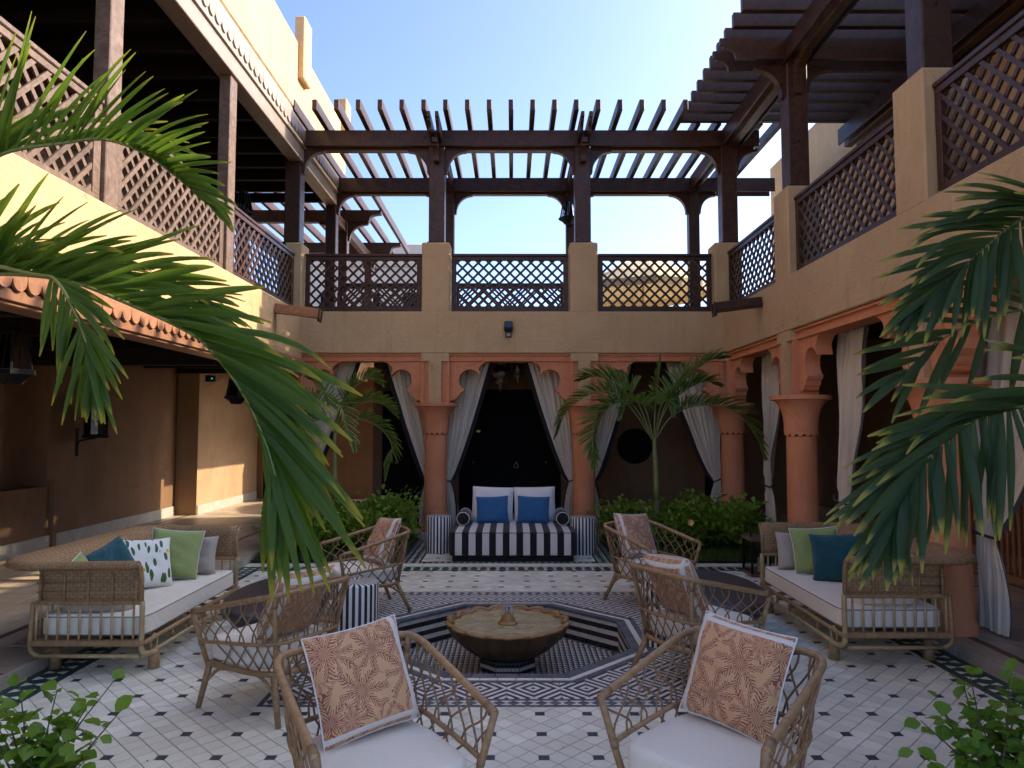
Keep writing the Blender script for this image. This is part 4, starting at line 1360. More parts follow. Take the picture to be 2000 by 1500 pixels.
def soft_box(poly_fn, z0, z1, rnd=.03, n=56, seg=5, crown=.012, seed=1):
    """cushion: plan outline poly_fn(i/n) -> (x, y), rounded top and bottom edge"""
    g = G(); vs = []; fs = []
    P = [Vector(poly_fn(i / n)) for i in range(n)]
    c = sum(P, Vector((0, 0))) / n
    rings = []
    for k in range(seg + 1):
        a = math.pi / 2 * k / seg
        rings.append((rnd * (1 - math.sin(a)), z0 + rnd * (1 - math.cos(a)) if False else z0 + rnd - rnd * math.cos(a)))
    rings = [(rnd - rnd * math.sin(math.pi / 2 * k / seg), z0 + rnd - rnd * math.cos(math.pi / 2 * k / seg)) for k in range(seg + 1)]
    rings += [(rnd - rnd * math.cos(math.pi / 2 * k / seg), z1 - rnd + rnd * math.sin(math.pi / 2 * k / seg)) for k in range(seg + 1)]
    def shrink(p, d):
        q = p - c; L = q.length
        return c + q * max(0, (L - d) / L)
    allr = [(d, z) for d, z in rings]
    for f, dz in ((.75, .5), (.45, .85), (.15, 1.0)):
        allr.append((('f', f), z1 + crown * dz))
    for d, z in allr:
        for p in P:
            q = c + (p - c) * d[1] if isinstance(d, tuple) else shrink(p, d)
            vs.append((q.x, q.y, z))
    m = len(allr)
    for k in range(m - 1):
        for i in range(n):
            fs.append((k * n + i, k * n + (i + 1) % n, (k + 1) * n + (i + 1) % n, (k + 1) * n + i))
    vs.append((c.x, c.y, z1 + crown)); fs += [((m - 1) * n + i, (m - 1) * n + (i + 1) % n, len(vs) - 1) for i in range(n)]
    fs.append(tuple(range(n - 1, -1, -1)))
    g.add(vs, fs)
    return g, [shrink(p, rnd * .12) for p in P]
def rrect(w, d, r, ex=8):
    """rounded rectangle (superellipse) outline"""
    def f(t):
        a = 2 * math.pi * t
        c, s = math.cos(a), math.sin(a)
        k = (abs(c) ** ex + abs(s) ** ex) ** (-1 / ex)
        return (w / 2 * c * k, d / 2 * s * k)
    return f

# ------------------------------------------------------------------ rattan armchair
def make_chair():
    t = link('armchair', None)
    t.empty_display_size = .1
    half = [(.358, .345, .580), (.352, .20, .615), (.345, .04, .654), (.336, -.14, .698), (.326, -.245, .722), (.300, -.305, .735), (.245, -.335, .740), (.12, -.350, .743)]
    top = rail(half + [(0, -.354, .744)] + [(-x, y, z) for x, y, z in half[::-1]], 6)
    lowh = [(.322, .305, .395), (.318, .18, .410), (.310, .02, .425), (.298, -.14, .438), (.270, -.24, .446), (.21, -.298, .452), (.11, -.322, .455)]
    low = rail(lowh + [(0, -.326, .456)] + [(-x, y, z) for x, y, z in lowh[::-1]], 6)
    seath = [(.285, .275, .265), (.283, .15, .265), (.276, .0, .265), (.265, -.13, .265), (.235, -.215, .265), (.18, -.262, .265), (.1, -.280, .265)]
    seat = rail(seath + [(0, -.284, .265)] + [(-x, y, z) for x, y, z in seath[::-1]], 6)
    def piece(nm, pts, r, n=10, mat='rattan'):
        g = G(); g.tube(pts, r, n); return ob(nm, g, mat, t, smooth=True)
    piece('top_rail', top, .0165, 12)
    piece('middle_rail', low, .0115, 8)
    piece('seat_rail', seat, .018, 10)
    piece('front_rail', [(.29, .275, .262), (.15, .287, .258), (-.15, .287, .258), (-.29, .275, .262)], .018)
    for s in (1, -1):
        piece('arm_post', [(s * .358, .345, .586), (s * .338, .322, .48), (s * .322, .305, .395), (s * .288, .278, .25)], .0155)
        piece('back_post', [(s * .290, -.312, .735), (s * .250, -.275, .50), (s * .210, -.240, .25)], .0145)
        piece('leg', [(s * .283, .262, .275), (s * .300, .285, .16), (s * .322, .315, 0)], [.021, .020, .0165])
        piece('leg', [(s * .215, -.225, .275), (s * .240, -.275, .16), (s * .275, -.345, 0)], [.021, .020, .0165])
        piece('brace', rail([(s * .281, .10, .258), (s * .286, .19, .235), (s * .300, .262, .17)], 5), .010, 6)
        piece('brace', rail([(s * .255, -.08, .258), (s * .248, -.17, .235), (s * .243, -.255, .17)], 5), .010, 6)
    # crossing cane strands between the rails
    g = G()
    N1 = 21
    def at(path, u):
        k = u * (len(path) - 1); i = min(int(k), len(path) - 2); f = k - i
        return path[i].lerp(path[i + 1], f)
    for i in range(N1):
        u0 = (i + .15) / N1; u1 = min((i + 1.55) / N1, 1); 
        for a, b, off in ((u0, u1, .004), (u1, u0, -.004)):
            p0, p1 = at(top, a), at(low, b)
            if a > .995 and b > .995: continue
            um = (a + b) / 2
            mid = (at(top, um) + at(low, um)) / 2
            out = Vector((mid.x, mid.y + .05, 0)).normalized() * off
            q0 = p0.lerp(p1, .28) + (at(top, a) - at(top, um)) * .32 + out
            q1 = p0.lerp(p1, .72) + (at(low, b) - at(low, um)) * .32 - out
            g.tube(rail([p0, q0, q1, p1], 3), .0050, 5)
    N2 = 20
    for i in range(2, N2 - 2):
        u0 = (i + .1) / N2; u1 = (i + 1.5) / N2
        for a, b, off in ((u0, u1, .003), (u1, u0, -.003)):
            p0, p1 = at(low, a), at(seat, b)
            q = (p0 + p1) / 2; out = Vector((q.x, q.y, 0)).normalized() * off
            g.tube([p0, q + out, p1], .005, 5)
    tag(ob('cane_lattice', g, 'lace', t, smooth=True), kind='stuff')
    # binding wraps at the joints
    g = G()
    for s in (1, -1):
        g.tube([(s * .3575, .335, .583), (s * .355, .285, .596)], .0185, 10)
        g.tube([(s * .322, .305, .41), (s * .318, .30, .375)], .018, 10)
        g.tube([(s * .285, -.307, .70), (s * .279, -.302, .665)], .017, 10)
    tag(ob('cane_binding', g, 'lace', t, smooth=True))
    def plan(k):
        x, y = rrect(.565, .58, 0, 7)(k)
        if y < 0: x *= 1 - .22 * (y / -.29) ** 2
        return (x, y + .035)
    g, seam = soft_box(plan, .285, .415, .032, 64, 4, .010)
    cu = ob('seat_cushion', g, 'white_f', t, smooth=True)
    p = G(); p.tube([(q.x, q.y, .352) for q in seam], .003, 5, closed=True); ob('seam', p, 'pipe_g2', cu, smooth=True)
    return t
def copy_tree(o, parent=None):
    c = o.copy(); COL.objects.link(c); c.parent = parent
    for ch in list(o.children): copy_tree(ch, c)
    return c
CH = make_chair()
chairs = [
    (.865, 3.035, (-.70, -.71), 'nearest rattan armchair on the right, turned towards the camera'),
    (-.555, 2.965, (.55, -.83), 'nearest rattan armchair left of the centre, turned towards the camera'),
    (-1.475, 4.56, (-.85, .52), 'rattan armchair with its back to the fountain, facing the left sofa'),
    (1.26, 5.00, (.835, .50), 'rattan armchair with its back to the fountain, facing the right sofa'),
    (-1.38, 6.80, (-.87, -.49), 'far rattan armchair in front of the left planting bed'),
    (1.345, 7.08, (.60, -.80), 'far rattan armchair in front of the right planting bed'),
]
plabels = ['sprig print pillow on the nearest armchair at right', 'sprig print pillow on the nearest armchair left of centre',
           'sprig print pillow seen through the back of the armchair facing the left sofa', 'sprig print pillow seen through the back of the armchair facing the right sofa',
           'sprig print pillow on the far armchair by the left planting bed', 'sprig print pillow on the far armchair by the right planting bed']
for i, (x, y, d, lb) in enumerate(chairs):
    c = CH if i == 0 else copy_tree(CH)
    rz = math.atan2(d[1], d[0]) - math.pi / 2
    c.location = (x, y, 0); c.rotation_euler = (0, 0, rz)
    tag(c, lb, 'armchair', 'rattan armchairs round the fountain')
    off = Matrix.Rotation(rz, 3, 'Z') @ Vector((random.uniform(-.015, .015), -.165, 0))
    sz = .445
    pillow(plabels[i], sz, sz, .15, 'sprig', (x + off.x, y + off.y, .632), rz + random.uniform(-.10, .10), 24, (176, 4, 93, 177, 5, -95)[i], seed=i, group='sprig print pillows', pinch=.055)

# ------------------------------------------------------------------ rattan sofa (faces +X)
def make_sofa():
    t = link('sofa', None); t.empty_display_size = .1
    fx, bx_, hy = .37, -.40, .84
    # woven band with rolled rim along end, back, end
    prof = [(0, .505), (0, .56), (0, .63), (.004, .69), (.022, .735), (.062, .768), (.12, .785), (.17, .786), (.195, .774), (.20, .755), (.18, .745)]
    path = []
    r = .12
    def add(x, y, nx, ny, k): path.append((Vector((x, y)), Vector((nx, ny)), k))
    for i in range(9): add(fx - .02 - (fx - .02 - (bx_ + r)) * i / 8, -hy, 0, -1, .38 + .25 * i / 8)
    for i in range(1, 7):
        a = R(270 - 90 * i / 7); add(bx_ + r + r * math.cos(a), -hy + r + r * math.sin(a), math.cos(a), math.sin(a), .63 + .6 * i / 7)
    for i in range(17): add(bx_, -hy + r + (2 * hy - 2 * r) * i / 16, -1, 0, 1.25)
    for i in range(1, 7):
        a = R(180 - 90 * i / 7); add(bx_ + r + r * math.cos(a), hy - r + r * math.sin(a), math.cos(a), math.sin(a), 1.25 - .6 * i / 7)
    for i in range(9): add(bx_ + r + (fx - .02 - (bx_ + r)) * i / 8, hy, 0, 1, .63 - .25 * i / 8)
    g = G(); n = len(prof); vs = []; uvs = []; fs = []; L = 0
    for i, (p, nv, k) in enumerate(path):
        if i: L += (p - path[i - 1][0]).length
        for j, (o, z) in enumerate(prof):
            q = p + nv * (o * k); vs.append((q.x, q.y, z)); uvs.append((L * .32, j / (n - 1) * .62))
    for i in range(len(path) - 1):
        for j in range(n - 1):
            a = i * n + j; fs.append((a, a + n, a + n + 1, a + 1))
    g.add(vs, fs, 0, uvs)
    o = ob('woven_back', g, 'weave', t, smooth=True)
    sm = o.modifiers.new('thickness', 'SOLIDIFY'); sm.thickness = .014; sm.offset = 0
    def tube(nm, pts, rr, mat='cane', k=10):
        g = G(); g.tube(pts, rr, k); return ob(nm, g, mat, t, smooth=True)
    # rim rope and edge poles of the woven band
    for s in (-1, 1):
        tube('edge_pole', [(fx - .02, s * hy, .505), (fx - .02, s * hy, .66), (fx - .02, s * (hy + .03), .75), (fx - .02, s * (hy + .07), .768)], .016, 'rattan')
    # horizontal and vertical canes outside the ends
    for s in (-1, 1):
        for x in [bx_ + .06 + i * .165 for i in range(5)]:
            tube('end_cane', [(x, s * (hy + .016), .50), (x, s * (hy + .016), .70)], .0085, 'rattan', 6)
        for z in (.575, .635):
            tube('end_cane', [(bx_ + .04, s * (hy + .02), z), (fx - .03, s * (hy + .02), z)], .006, 'rattan', 6)
        g = G(); g.box((bx_ + .02, s * hy - .018, .485), (fx, s * hy + .018, .515), c=.01); ob('end_rail', g, 'rattan', t)
        g = G(); g.box((bx_ + .0, s * hy - .028, .205), (fx + .01, s * hy + .028, .245), c=.012); ob('end_rail', g, 'rattan', t)
        for i in range(10):
            x = bx_ + .03 + i * (fx - bx_ - .10) / 9
            tube('end_bar', [(x, s * hy, .235), (x, s * hy, .495)], .0085, 'cane', 7)
        # corner pole that turns under the seat
        tube('corner_pole', rail([(fx - .012, s * hy, .505), (fx - .012, s * hy, .30), (fx - .010, s * hy, .19), (fx + .005, s * (hy - .03), .145), (fx + .03, s * (hy - .13), .135)], 6), .0185)
        tube('under_pole', [(bx_ + .02, s * (hy - .01), .135), (fx - .03, s * (hy - .01), .135)], .0145)
        tube('corner_pole', rail([(bx_ + .005, s * hy, .50), (bx_ - .005, s * hy, .26), (bx_ + .0, s * (hy - .005), .17), (bx_ + .05, s * (hy - .01), .135)], 6), .0165, 'rattan')
        ring = [(fx - .005, s * (hy - .16) + .05 * math.cos(a), .185 + .055 * math.sin(a)) for a in [2 * math.pi * i / 16 for i in range(16)]]
        g = G(); g.tube(ring, .0085, 6, closed=True); ob('ring', g, 'cane', t, smooth=True)
        for xx in (fx - .01, bx_ + .06):
            tube('leg', [(xx, s * (hy - .18), 0), (xx, s * (hy - .18), .14)], [.040, .036], 'rattan', 14)
    tube('front_pole', [(fx + .01, -hy + .10, .135), (fx + .012, 0, .135), (fx + .01, hy - .10, .135)], .0165)
    tube('front_rail', [(fx, -hy, .222), (fx, hy, .222)], .017, 'rattan')
    tube('rear_rail', [(bx_ + .02, -hy, .222), (bx_ + .02, hy, .222)], .017, 'rattan')
    tube('rear_pole', [(bx_ + .04, -hy + .1, .135), (bx_ + .04, hy - .1, .135)], .014, 'rattan')
    for y in (-.42, -.14, .14, .42):
        tube('spacer', [(fx + .005, y, .13), (fx + .002, y, .225)], .012, 'rattan', 8)
        tube('cross_rail', [(fx, y, .18), (bx_ + .03, y, .18)], .012, 'rattan', 8)
    for y in [-.75 + i * .125 for i in range(13)]:
        tube('back_bar', [(bx_, y, .235), (bx_, y, .51)], .008, 'cane', 6)
    g, seam = soft_box(rrect(fx - bx_ - .03, 2 * hy - .06, .03, 18), .262, .398, .014, 96, 4, .012)
    cu = ob('seat_mattress', g, 'white_f', t, smooth=True, loc=((fx + bx_) / 2 + .012, 0, 0))
    for z in (.392, .27):
        p = G(); p.tube([(q.x, q.y, z) for q in seam], .0038, 5, closed=True); ob('piping', p, 'pipe_g', cu, smooth=True)
    return t
SO = make_sofa()
SO.location = (-2.905, 5.83, 0)
tag(SO, 'rattan sofa with white mattress on the left beside the shaded walkway', 'sofa', 'rattan sofas facing each other')
S2 = copy_tree(SO); S2.location = (2.735, 6.02, 0); S2.rotation_euler = (0, 0, math.pi)
tag(S2, 'rattan sofa with white mattress on the right beside the arcade', 'sofa', 'rattan sofas facing each other')
def P2(label, mat, x, y, z, w, h, t, rz, tilt, roll=0, pip='pipe_w', seed=0):
    return pillow(label, w, h, t, mat, (x, y, z), R(rz), tilt, roll, pip, seed)
# pillow front is local +Y; rz turns it
P2('grey linen pillow against the far end of the left sofa', 'beige_f', -2.86, 6.44, .565, .46, .33, .13, 178, 14, 2, None, 11)
P2('pale green pillow beside the grey one on the left sofa', 'green_f', -2.90, 6.20, .62, .42, .42, .15, 196, 18, -6, 'pipe_w', 12)
P2('white pillow printed with green leaves and lemons on the left sofa', 'lemon', -2.98, 5.86, .60, .42, .42, .15, 228, 22, -4, None, 13)
P2('dark teal pillow on the left sofa', 'teal_f', -3.10, 5.60, .61, .40, .40, .14, 250, 20, 18, None, 14)
P2('small green pillow half hidden at the back of the left sofa', 'green_f', -3.16, 5.27, .57, .34, .34, .12, 265, 18, 20, 'pipe_w', 15)
P2('pale grey pillow lying behind the near end bars of the left sofa', 'beige_f', -2.96, 5.16, .505, .50, .22, .16, 5, 12, 0, None, 16)
P2('stone linen pillow against the far end of the right sofa', 'beige_f', 2.66, 6.66, .565, .44, .34, .13, 182, 14, -2, None, 17)
P2('pale green pillow beside the stone one on the right sofa', 'green_f', 2.72, 6.44, .61, .41, .41, .15, 166, 18, 5, 'pipe_w', 18)
P2('dark teal pillow leaning in the middle of the right sofa', 'teal_f', 2.77, 6.12, .60, .44, .42, .14, 150, 20, 6, None, 19)
P2('second teal pillow at the back of the right sofa', 'teal_f', 2.98, 5.92, .61, .40, .38, .14, 110, 20, -10, None, 20)
P2('small green pillow at the back of the right sofa', 'green_f', 2.93, 5.62, .60, .38, .38, .13, 100, 18, -12, 'pipe_w', 21)
P2('white pillow lying behind the near end bars of the right sofa', 'white_f', 2.76, 5.36, .505, .46, .22, .15, -5, 12, 0, 'pipe_g', 22)

# ------------------------------------------------------------------ coffee tables
def table(label, x, y, a, b, rz=0):
    t = thing('coffee_table', label, 'table', (x, y, 0), rz, 'oval charcoal coffee tables')
    g = G(); g.lathe([(.0, .386), (.90, .386), (.955, .383), (.985, .374), (1.0, .358), (1.0, .338), (.985, .322), (.95, .314), (0, .312)], 56, sx=a, sy=b)
    sharp(ob('table_top', g, 'table', t), 50)
    g = G(); g.lathe([(.50, .03), (.58, .06), (.74, .16), (.86, .25), (.93, .312)], 56, sx=a, sy=b)
    ob('body', g, 'table', t, smooth=True)
    g = G(); g.lathe([(.56, 0), (.56, .03), (.52, .032)], 56, sx=a, sy=b); ob('plinth', g, 'table', t)
    return t
table('oval charcoal coffee table in front of the left sofa', -1.86, 5.86, .40, .76)
table('oval charcoal coffee table in front of the right sofa', 1.69, 6.06, .40, .74)

# ------------------------------------------------------------------ striped stools
for lb, x, y in (('black and white striped drum stool left of the daybed', -1.005, 9.90), ('black and white striped drum stool right of the daybed', .965, 9.80),
                 ('black and white striped drum stool between the left armchairs', -1.225, 5.66), ('black and white striped drum stool behind the armchair facing the right sofa', 1.21, 5.75)):
    t = thing('drum_stool', lb, 'stool', (x, y, 0), random.uniform(0, 1), 'striped drum stools')
    g = G(); g.lathe([(.178, .004), (.180, .01), (.180, .484), (.177, .492)], 72, caps=False); ob('drum', g, 'inlay', t, smooth=True)
    g = G(); g.lathe([(.177, .492), (.174, .497), (.10, .498), (.0, .498)], 72, caps=False); ob('seat', g, 'inlay', t, smooth=True)

# ------------------------------------------------------------------ daybed
bed = thing('daybed', 'daybed with black and white striped cover below the middle arch', 'daybed', (.012, 9.83, 0))
g, seam = soft_box(rrect(1.63, 1.34, .05, 22), .075, .372, .022, 120, 4, .010); m_ = ob('mattress', g, 'bedstripe', bed, smooth=True)
p = G(); p.tube([(q.x, q.y, .366) for q in seam], .005, 6, closed=True); ob('piping', p, 'black_f', m_, smooth=True)
p = G(); p.tube([(q.x, q.y, .08) for q in seam], .005, 6, closed=True); ob('piping', p, 'black_f', m_, smooth=True)
g = G(); g.box((-.775, -.635, 0), (.775, .635, .074), c=.01); ob('plinth', g, 'black_f', bed)
for lb, x, roll in (('left white back cushion on the striped daybed', -.29, -2), ('right white back cushion on the striped daybed', .315, 1)):
    pillow(lb, .585, .50, .20, 'white_p', (x + .012, 10.30, .605), math.pi, 12, roll, 'pipe_w', int(50 + x * 10), 'cushion', 'back_cushion', pinch=.025, full=.30)
for lb, x, roll in (('left blue pillow on the striped daybed', -.275, 2), ('right blue pillow on the striped daybed', .30, -2)):
    pillow(lb, .45, .39, .13, 'blue_f', (x, 10.06, .555), math.pi, 20, roll, 'blue_f', int(70 + x * 10), pinch=.06)
for lb, s in (('black bolster with white piping at the left side of the daybed', -1), ('black bolster with white piping at the right side of the daybed', 1)):
    t = thing('bolster', lb, 'bolster', (.012 + s * .675, 9.98, .475), 0, 'bolsters on the daybed')
    g = G(); g.lathe([(0, -.262), (.07, -.26), (.084, -.25), (.092, -.1), (.093, .1), (.084, .25), (.07, .26), (0, .262)], 32)
    ob('body', g, 'black_f', t, smooth=True, rot=(R(90), 0, 0))
    for y in (-.25, .25):
        p = G(); p.tube([(.085 * math.cos(a), y, .085 * math.sin(a)) for a in [2 * math.pi * i / 24 for i in range(24)]], .0055, 6, closed=True)
        ob('piping', p, 'pipe_w', t, smooth=True)

# ------------------------------------------------------------------ fountain
fo = thing('fountain', 'scalloped bronze bowl fountain bubbling in the middle of the tiled pit', 'fountain', (PC[0], PC[1], PD + .0022))
Zb = -(PD + .0022)
def lobes(amp):
    def f(i, r, z, a):
        k = abs(math.sin(a * 8))
        return r * (1 + amp[i] * (k - .5)), (.018 * (k - .6) if i in zr else 0)
    return f
zr = (6, 7, 8, 9, 10)
prof = [(.16, -.165), (.20, -.16), (.285, -.125), (.37, -.065), (.435, .0), (.470, .06), (.492, .098), (.500, .108), (.490, .118), (.465, .116), (.45, .104)]
g = G(); g.lathe([(r, z + Zb) for r, z in prof], 160, wob=lobes([.04, .05, .08, .09, .09, .085, .08, .08, .08, .08, .08]), caps=False)
ob('bowl', g, 'bronze', fo, smooth=True)
g = G(); zr = (0, 1, 2, 3, 4)
g.lathe([(.494, .099 + Zb), (.502, .1095 + Zb), (.490, .120 + Zb), (.462, .118 + Zb), (.445, .09 + Zb), (.40, .05 + Zb)], 160, wob=lobes([.08, .08, .08, .08, .065, .02]), caps=False)
ob('rim', g, 'bronze_l', fo, smooth=True)
g = G(); zr = ()
g.lathe([(.452, .088 + Zb), (.3, .089 + Zb), (.1, .089 + Zb), (0, .089 + Zb)], 96, wob=lobes([.05, 0, 0, 0]), caps=False)
ob('water', g, 'water', fo, smooth=True)
g = G(); g.lathe([(.080, .07 + Zb), (.082, .098 + Zb), (.074, .104 + Zb), (.064, .107 + Zb), (.060, .125 + Zb), (.048, .148 + Zb), (.030, .165 + Zb), (.018, .172 + Zb), (.016, .19 + Zb), (0, .19 + Zb)], 28)
ob('nozzle', g, 'bronze_l', fo, smooth=True)
g = G(); rn = random.Random(3)
for i in range(26):
    a = rn.uniform(0, 6.28); rr = rn.uniform(0, .02); z = .18 + rn.uniform(0, .075)
    g.lathe([(0, -.009), (.006, -.005), (.0075, 0), (.0055, .006), (0, .010)], 6, (rr * math.cos(a), rr * math.sin(a), z + Zb))
for i in range(10):
    a = rn.uniform(0, 6.28)
    g.tube([(0, 0, .185 + Zb), (.012 * math.cos(a), .012 * math.sin(a), .235 + rn.uniform(0, .03) + Zb), (.035 * math.cos(a), .035 * math.sin(a), .22 + Zb), (.06 * math.cos(a), .06 * math.sin(a), .15 + Zb)], [.006, .005, .0035, .002], 5)
ob('water_jet', g, 'jet', fo, smooth=True)
g = G(); g.lathe([(.235, .0), (.235, .092)], 8, caps=True); ped = ob('pedestal', g, 'grout', fo, rot=(0, 0, R(22.5)))
gl, gd = G(), G()
for r_ in range(3):
    for k in range(8):
        for i in range(6):
            a0, a1 = 2 * math.pi * k / 8, 2 * math.pi * (k + 1) / 8
            p0 = Vector((math.cos(a0), math.sin(a0))) * .238; p1 = Vector((math.cos(a1), math.sin(a1))) * .238
            q0, q1 = p0.lerp(p1, i / 6 + .01), p0.lerp(p1, (i + 1) / 6 - .01); o_ = ((p0 + p1) / 2).normalized() * .004
            z0, z1 = r_ * .03 + .002, r_ * .03 + .029
            (gd if r_ % 2 == 0 else gl).add([(q0.x + o_.x, q0.y + o_.y, z0), (q1.x + o_.x, q1.y + o_.y, z0), (q1.x + o_.x, q1.y + o_.y, z1), (q0.x + o_.x, q0.y + o_.y, z1)], [(0, 1, 2, 3)])
tag(ob('mosaic_cream', gl, 'tile_m', ped), kind='stuff'); tag(ob('mosaic_black', gd, 'tile_b', ped), kind='stuff')

# ------------------------------------------------------------------ curtains
def curtain(label, o, ax, dep, W, ztop=2.78, ztie=.86, zbot=.11, seed=0, tie=True, start=0.0, sq=.10, folds=9, full=.55):
    """o: foot of the column side; ax: direction the curtain spreads along; dep: outward fold direction"""
    rn = random.Random(seed)
    t = thing('curtain', label, 'curtain', (o[0], o[1], STEP), group='tied curtains in the arcades')
    ax = Vector((ax[0], ax[1], 0)); dp = Vector((dep[0], dep[1], 0))
    nu, nv = 60, 44
    ph = rn.uniform(0, 6)
    def edge(z):
        """outer and inner reach of the cloth at height z"""
        if z >= ztie:
            k = (z - ztie) / (ztop - ztie)
            inner = sq + (W - sq) * (k ** full * .35 + k ** 1.0 * .65)
            outer = start * k ** .8
            return outer, inner
        k = (ztie - z) / (ztie - zbot)
        return -.01 * k, sq + .10 * math.sin(min(k * 2.2, 1.57)) 
    vs = []; fs = []; trim = []
    for j in range(nv + 1):
        z = ztop + (zbot - ztop) * j / nv
        a, b = edge(z)
        wd = b - a
        for i in range(nu + 1):
            u = i / nu
            amp = .012 + .045 * min(1, wd / W)
            if abs(z - ztie) < .12: amp *= .5
            uu = u + .055 * math.sin(5 * u + ph) + .03 * math.sin(11 * u + 2 * ph) + .012 * math.sin(z * 2.6 + 9 * u + ph)
            fk = uu * folds * 2 * math.pi + ph + .6 * math.sin(z * 1.7 + ph + 4 * u)
            am = amp * (.75 + .45 * math.sin(fk * .37 + 1.7 * ph))
            sn = math.sin(fk)
            f = am * (abs(sn) ** .75 * (1 if sn > 0 else -1)) + .3 * amp * math.sin(fk * 2.3 + z * 4 + ph) + .012 * math.sin(z * 5 + u * 6 + ph)
            p = ax * (a + wd * u) + dp * f
            vs.append((p.x, p.y, z - STEP))
        trim.append((ax * b + dp * (.006 + math.sin((1) * folds * 2 * math.pi + ph) * .01), z - STEP, wd))
    for j in range(nv):
        for i in range(nu):
            q = j * (nu + 1) + i; fs.append((q, q + 1, q + nu + 2, q + nu + 1))
    g = G(); g.add(vs, fs); ob('cloth', g, 'curtain', t, smooth=True)
    g = G(); n = len(trim); tv = []; tf = []
    for k, (p, z, wd) in enumerate(trim):
        last = Vector(vs[k * (nu + 1) + nu]); last.z = 0
        w = .075 if z + STEP > ztie else .03
        for s in (0, 1):
            q = last - ax * .006 + ax * w * s + dp * (.012 if s else .004); tv.append((q.x, q.y, z))
    for k in range(n - 1): tf.append((2 * k, 2 * k + 1, 2 * k + 3, 2 * k + 2))
    g.add(tv, tf); ob('black_trim', g, 'black_f', t, smooth=True)
    if tie:
        g = G(); g.tube(rail([tuple(ax * -.06 + dp * .02 + Vector((0, 0, ztie + .06 - STEP))), tuple(ax * .03 + dp * .06 + Vector((0, 0, ztie + .015 - STEP))), tuple(ax * (sq + .01) + dp * .02 + Vector((0, 0, ztie - .02 - STEP))),
                       tuple(ax * (sq - .02) + dp * -.05 + Vector((0, 0, ztie - STEP)))], 5), .012, 6)
        ob('tieback', g, 'black_f', t, smooth=True)
    return t
cy = BACK + .52
curtain('curtain on the right side of the leftmost column of the far arcade', (COLX[0] + .12, cy), (1, 0), (0, -1), .85, seed=1)
curtain('curtain on the left side of the column left of the daybed', (COLX[1] - .10, cy), (-1, 0), (0, -1), .74, seed=2, full=.8)
curtain('curtain on the right side of the column left of the daybed', (COLX[1] + .10, cy), (1, 0), (0, -1), .74, seed=3)
curtain('curtain on the left side of the column right of the daybed', (COLX[2] - .10, cy), (-1, 0), (0, -1), .78, seed=4)
curtain('curtain on the right side of the column right of the daybed, behind the palm', (COLX[2] + .10, cy), (1, 0), (0, -1), .74, seed=5)
curtain('curtain spreading left from the corner column behind the palm', (COLX[3] - .10, cy), (-1, 0), (0, -1), .88, seed=6)
rx = HW + .48
curtain('curtain tied beside the corner column of the right arcade', (rx, RCOLY[0] - .55), (0, -1), (-1, 0), .62, seed=7, sq=.20, start=.0)
curtain('curtain tied beside the second column of the right arcade', (rx, RCOLY[1] - .30), (0, -1), (-1, 0), .80, seed=8, sq=.22, start=.12)
curtain('large curtain tied beside the nearest column of the right arcade', (rx, RCOLY[2] + .06), (0, -1), (-1, 0), 1.35, seed=9, sq=.22, start=.0, folds=8)

# ------------------------------------------------------------------ lanterns
def hex_lantern(label, loc, s=1.0, hang=.35, kind='taper'):
    """six-sided hanging lantern; loc is its top hook, s scales it"""
    t = thing('hanging_lantern', label, 'lantern', loc)
    def Rg(r, z): return [(r * s * math.cos(a), r * s * math.sin(a), z * s) for a in [math.pi / 3 * k for k in range(6)]]
    g = G(); g.tube([(0, 0, 0), (0, 0, -hang)], .006, 6); ob('chain', g, 'iron', t)
    z0 = -hang / s
    g = G(); g.lathe([(0, z0 * s), (.03 * s, (z0 - .02) * s), (.05 * s, (z0 - .05) * s), (.085 * s, (z0 - .07) * s), (.09 * s, (z0 - .09) * s)], 6); ob('cap', g, 'iron', t)
    top, bot = Rg(.085, z0 - .09), Rg(.135, z0 - .36)
    for k in range(6):
        g = G(); g.tube([top[k], bot[k]], .011 * s, 6); ob('corner_bar', g, 'iron', t)
        a, b, c, d = [Vector(q) for q in (top[k], top[(k + 1) % 6], bot[(k + 1) % 6], bot[k])]
        g = G(); g.add([a, b, c, d], [(0, 1, 2, 3)]); ob('pane', g, 'glass_d', t)
        mid0 = (a + b) / 2; mid1 = (d + c) / 2
        g = G(); g.tube([mid0, mid1], .006 * s, 5); ob('glazing_bar', g, 'iron', t)
    g = G(); g.lathe([(.145 * s, (z0 - .355) * s), (.165 * s, (z0 - .36) * s), (.168 * s, (z0 - .395) * s), (.15 * s, (z0 - .40) * s), (.10 * s, (z0 - .43) * s), (.07 * s, (z0 - .47) * s), (0, (z0 - .475) * s)], 6); ob('tray', g, 'iron', t)
    return t
hex_lantern('large black iron lantern hanging under the left canopy at the picture edge', (-3.80, 5.40, 2.72), 1.0, .22)
hex_lantern('black iron lantern hanging under the far end of the left canopy', (-3.78, 9.75, 2.72), 1.0, .22)
hex_lantern('lantern hanging in the upper left gallery behind the corner post', (-4.3, 11.2, 6.08), 1.05, .55)
hex_lantern('lantern hanging from the far pergola beam beside the right middle post', (1.06, 13.2, 6.2), 1.1, .15)
t = thing('wall_lantern', 'tall black iron lantern on a bracket of the left walkway wall', 'lantern', (-5.98, 10.25, 1.50))
g = G(); g.lathe([(.0, .78), (.02, .76), (.03, .70), (.06, .66), (.12, .60), (.135, .54), (.16, .52), (.16, .50)], 8); ob('dome', g, 'iron', t)
